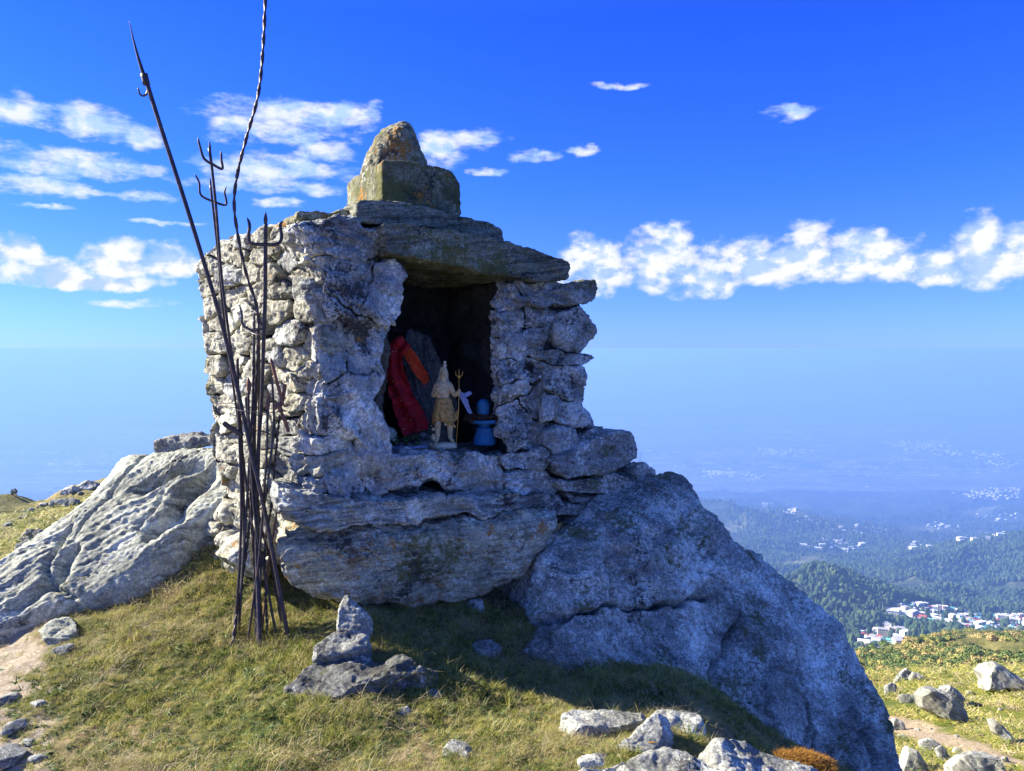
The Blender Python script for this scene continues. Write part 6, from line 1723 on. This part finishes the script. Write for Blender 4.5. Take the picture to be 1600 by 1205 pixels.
def put_house(px, py, sc, names, label=None, group='houses of the valley town', ymin=900, ymax=12000, big=None):
    h = terr_hit(px, py, ymin, ymax)
    if h is None: return False
    me, lab, _ = VAR[big if big is not None else hr_.choice(names)]
    o = bpy.data.objects.new('house', me); COL.objects.link(o)
    o.location = h; o.rotation_euler = (0, 0, hr_.uniform(-0.7, 0.7)); o.scale = (sc * hr_.uniform(.85, 1.25), sc * hr_.uniform(.85, 1.15), sc * hr_.uniform(.8, 1.2))
    if label is None or label == 'FAR':
        if label == 'FAR':
            lab = 'far %s %s house on a blue ridge, %s' % (_, 'tall' if lab.find('flat') > 0 else 'gabled', 'topmost village' if py < 812 else ('village above the dark woods, ' + ('left' if px < 1290 else 'middle' if px < 1325 else 'right') + ' part') if px < 1400 else 'near the right edge' if px > 1495 else 'hamlet in the gap')
        else:
            a = 'left cluster apart from the town' if px < 1392 or py > 1006 else ('left end' if px < 1450 else 'left half' if px < 1510 else 'right half' if px < 1560 else 'right end') + ' of the valley town'
            b = 'upper' if py < 962 else 'middle' if py < 980 else 'lower'
            lab = lab.replace(' in the valley town', '').replace('distant ', '') + ', %s rows, %s' % (b, a)
        label = lab
    tag(o, label, 'house', group)
    return True
cnt = 0
taken = []
tries = 0
while cnt < 215 and tries < 9000:
    tries += 1
    if hr_.random() < 0.84: px, py = hr_.uniform(1392, 1625), hr_.uniform(944, 1004); P = TOWN[0]
    else: px, py = hr_.uniform(1345, 1440), hr_.uniform(984, 1032); P = TOWN[1]
    if not in_poly(np.array([[px, py]]), np.array(P, float))[0]: continue
    if any(abs(px - a) < 4.2 and abs(py - b) < 2.6 for a, b in taken): continue
    if put_house(px, py, 1.05, list(range(len(VAR)))): taken.append((px, py)); cnt += 1
for (px, py, k, lab) in [(1404, 966, 12, 'largest white hotel block at the left end of the valley town'), (1412, 962, 12, 'second white hotel block at the left end of the valley town'), (1394, 981, 11, 'orange building below the white hotel blocks'),
                         (1525, 991, 9, 'pink-red building at the lower edge of the town, above the tan ridge'), (1373, 994, 11, 'orange house in the small cluster left of the town')]:
    put_house(px, py, 1.5, None, lab, big=k)
# villages on the ridges behind
VIL = [([(1180, 786), (1205, 788), (1255, 796), (1250, 800), (1200, 795)], 16), ([(1255, 848), (1290, 846), (1360, 852), (1358, 864), (1300, 868), (1262, 860)], 26), ([(1290, 826), (1345, 824), (1390, 838), (1380, 846), (1310, 836)], 10),
       ([(1500, 846), (1540, 838), (1590, 826), (1600, 832), (1560, 846), (1510, 856)], 14), ([(1430, 850), (1480, 856), (1470, 866), (1430, 862)], 8)]
for P, n_ in VIL:
    P = np.array(P, float); k = 0; tr_ = 0
    while k < n_ and tr_ < 800:
        tr_ += 1
        px, py = hr_.uniform(P[:, 0].min(), P[:, 0].max()), hr_.uniform(P[:, 1].min(), P[:, 1].max())
        if not in_poly(np.array([[px, py]]), P)[0]: continue
        if put_house(px, py, 1.7, [0, 1, 12, 15, 4], 'FAR', 'far houses on the blue ridges', ymin=2600): k += 1
# the remaining villages, specks on the plain and the ridges
V, F = [], []
sr = random.Random(4)
k = 0
for P, n_ in [([(1100, 735), (1200, 742), (1195, 752), (1100, 750)], 120), ([(1150, 780), (1420, 830), (1420, 870), (1230, 870)], 190), ([(1420, 770), (1600, 740), (1600, 820), (1440, 830)], 150), ([(1180, 700), (1300, 705), (1300, 716), (1200, 712)], 60), ([(1380, 690), (1600, 690), (1600, 730), (1400, 720)], 160)]:
    P = np.array(P, float); k = 0
    cl_ = [(sr.uniform(P[:, 0].min(), P[:, 0].max()), sr.uniform(P[:, 1].min(), P[:, 1].max())) for _ in range(7)]
    tr_ = 0
    while k < n_ and tr_ < 4000:
        tr_ += 1
        c = sr.choice(cl_); px, py = sr.gauss(c[0], 14), sr.gauss(c[1], 3)
        if not in_poly(np.array([[px, py]]), P)[0]: continue
        h = terr_hit(px, py, 4000, 19000)
        if h is None: continue
        w, d, q = sr.uniform(10, 26) * h[1] / 7000, sr.uniform(10, 20) * h[1] / 7000, sr.uniform(6, 11) * h[1] / 7000
        o = len(V)
        for dz in (-5, q):
            for dx, dy in ((-w, -d), (w, -d), (w, d), (-w, d)): V.append((h[0] + dx / 2, h[1] + dy / 2, h[2] + dz))
        F += [(o, o + 1, o + 5, o + 4), (o + 1, o + 2, o + 6, o + 5), (o + 2, o + 3, o + 7, o + 6), (o + 3, o, o + 4, o + 7), (o + 4, o + 5, o + 6, o + 7)]
        k += 1
me = bpy.data.meshes.new('far_villages'); me.from_pydata(V, [], F); me.materials.append(WM['white'])
o = bpy.data.objects.new('far_villages', me); COL.objects.link(o)
tag(o, 'pale specks of far villages on the plain and the outer ridges', None, kind='stuff')
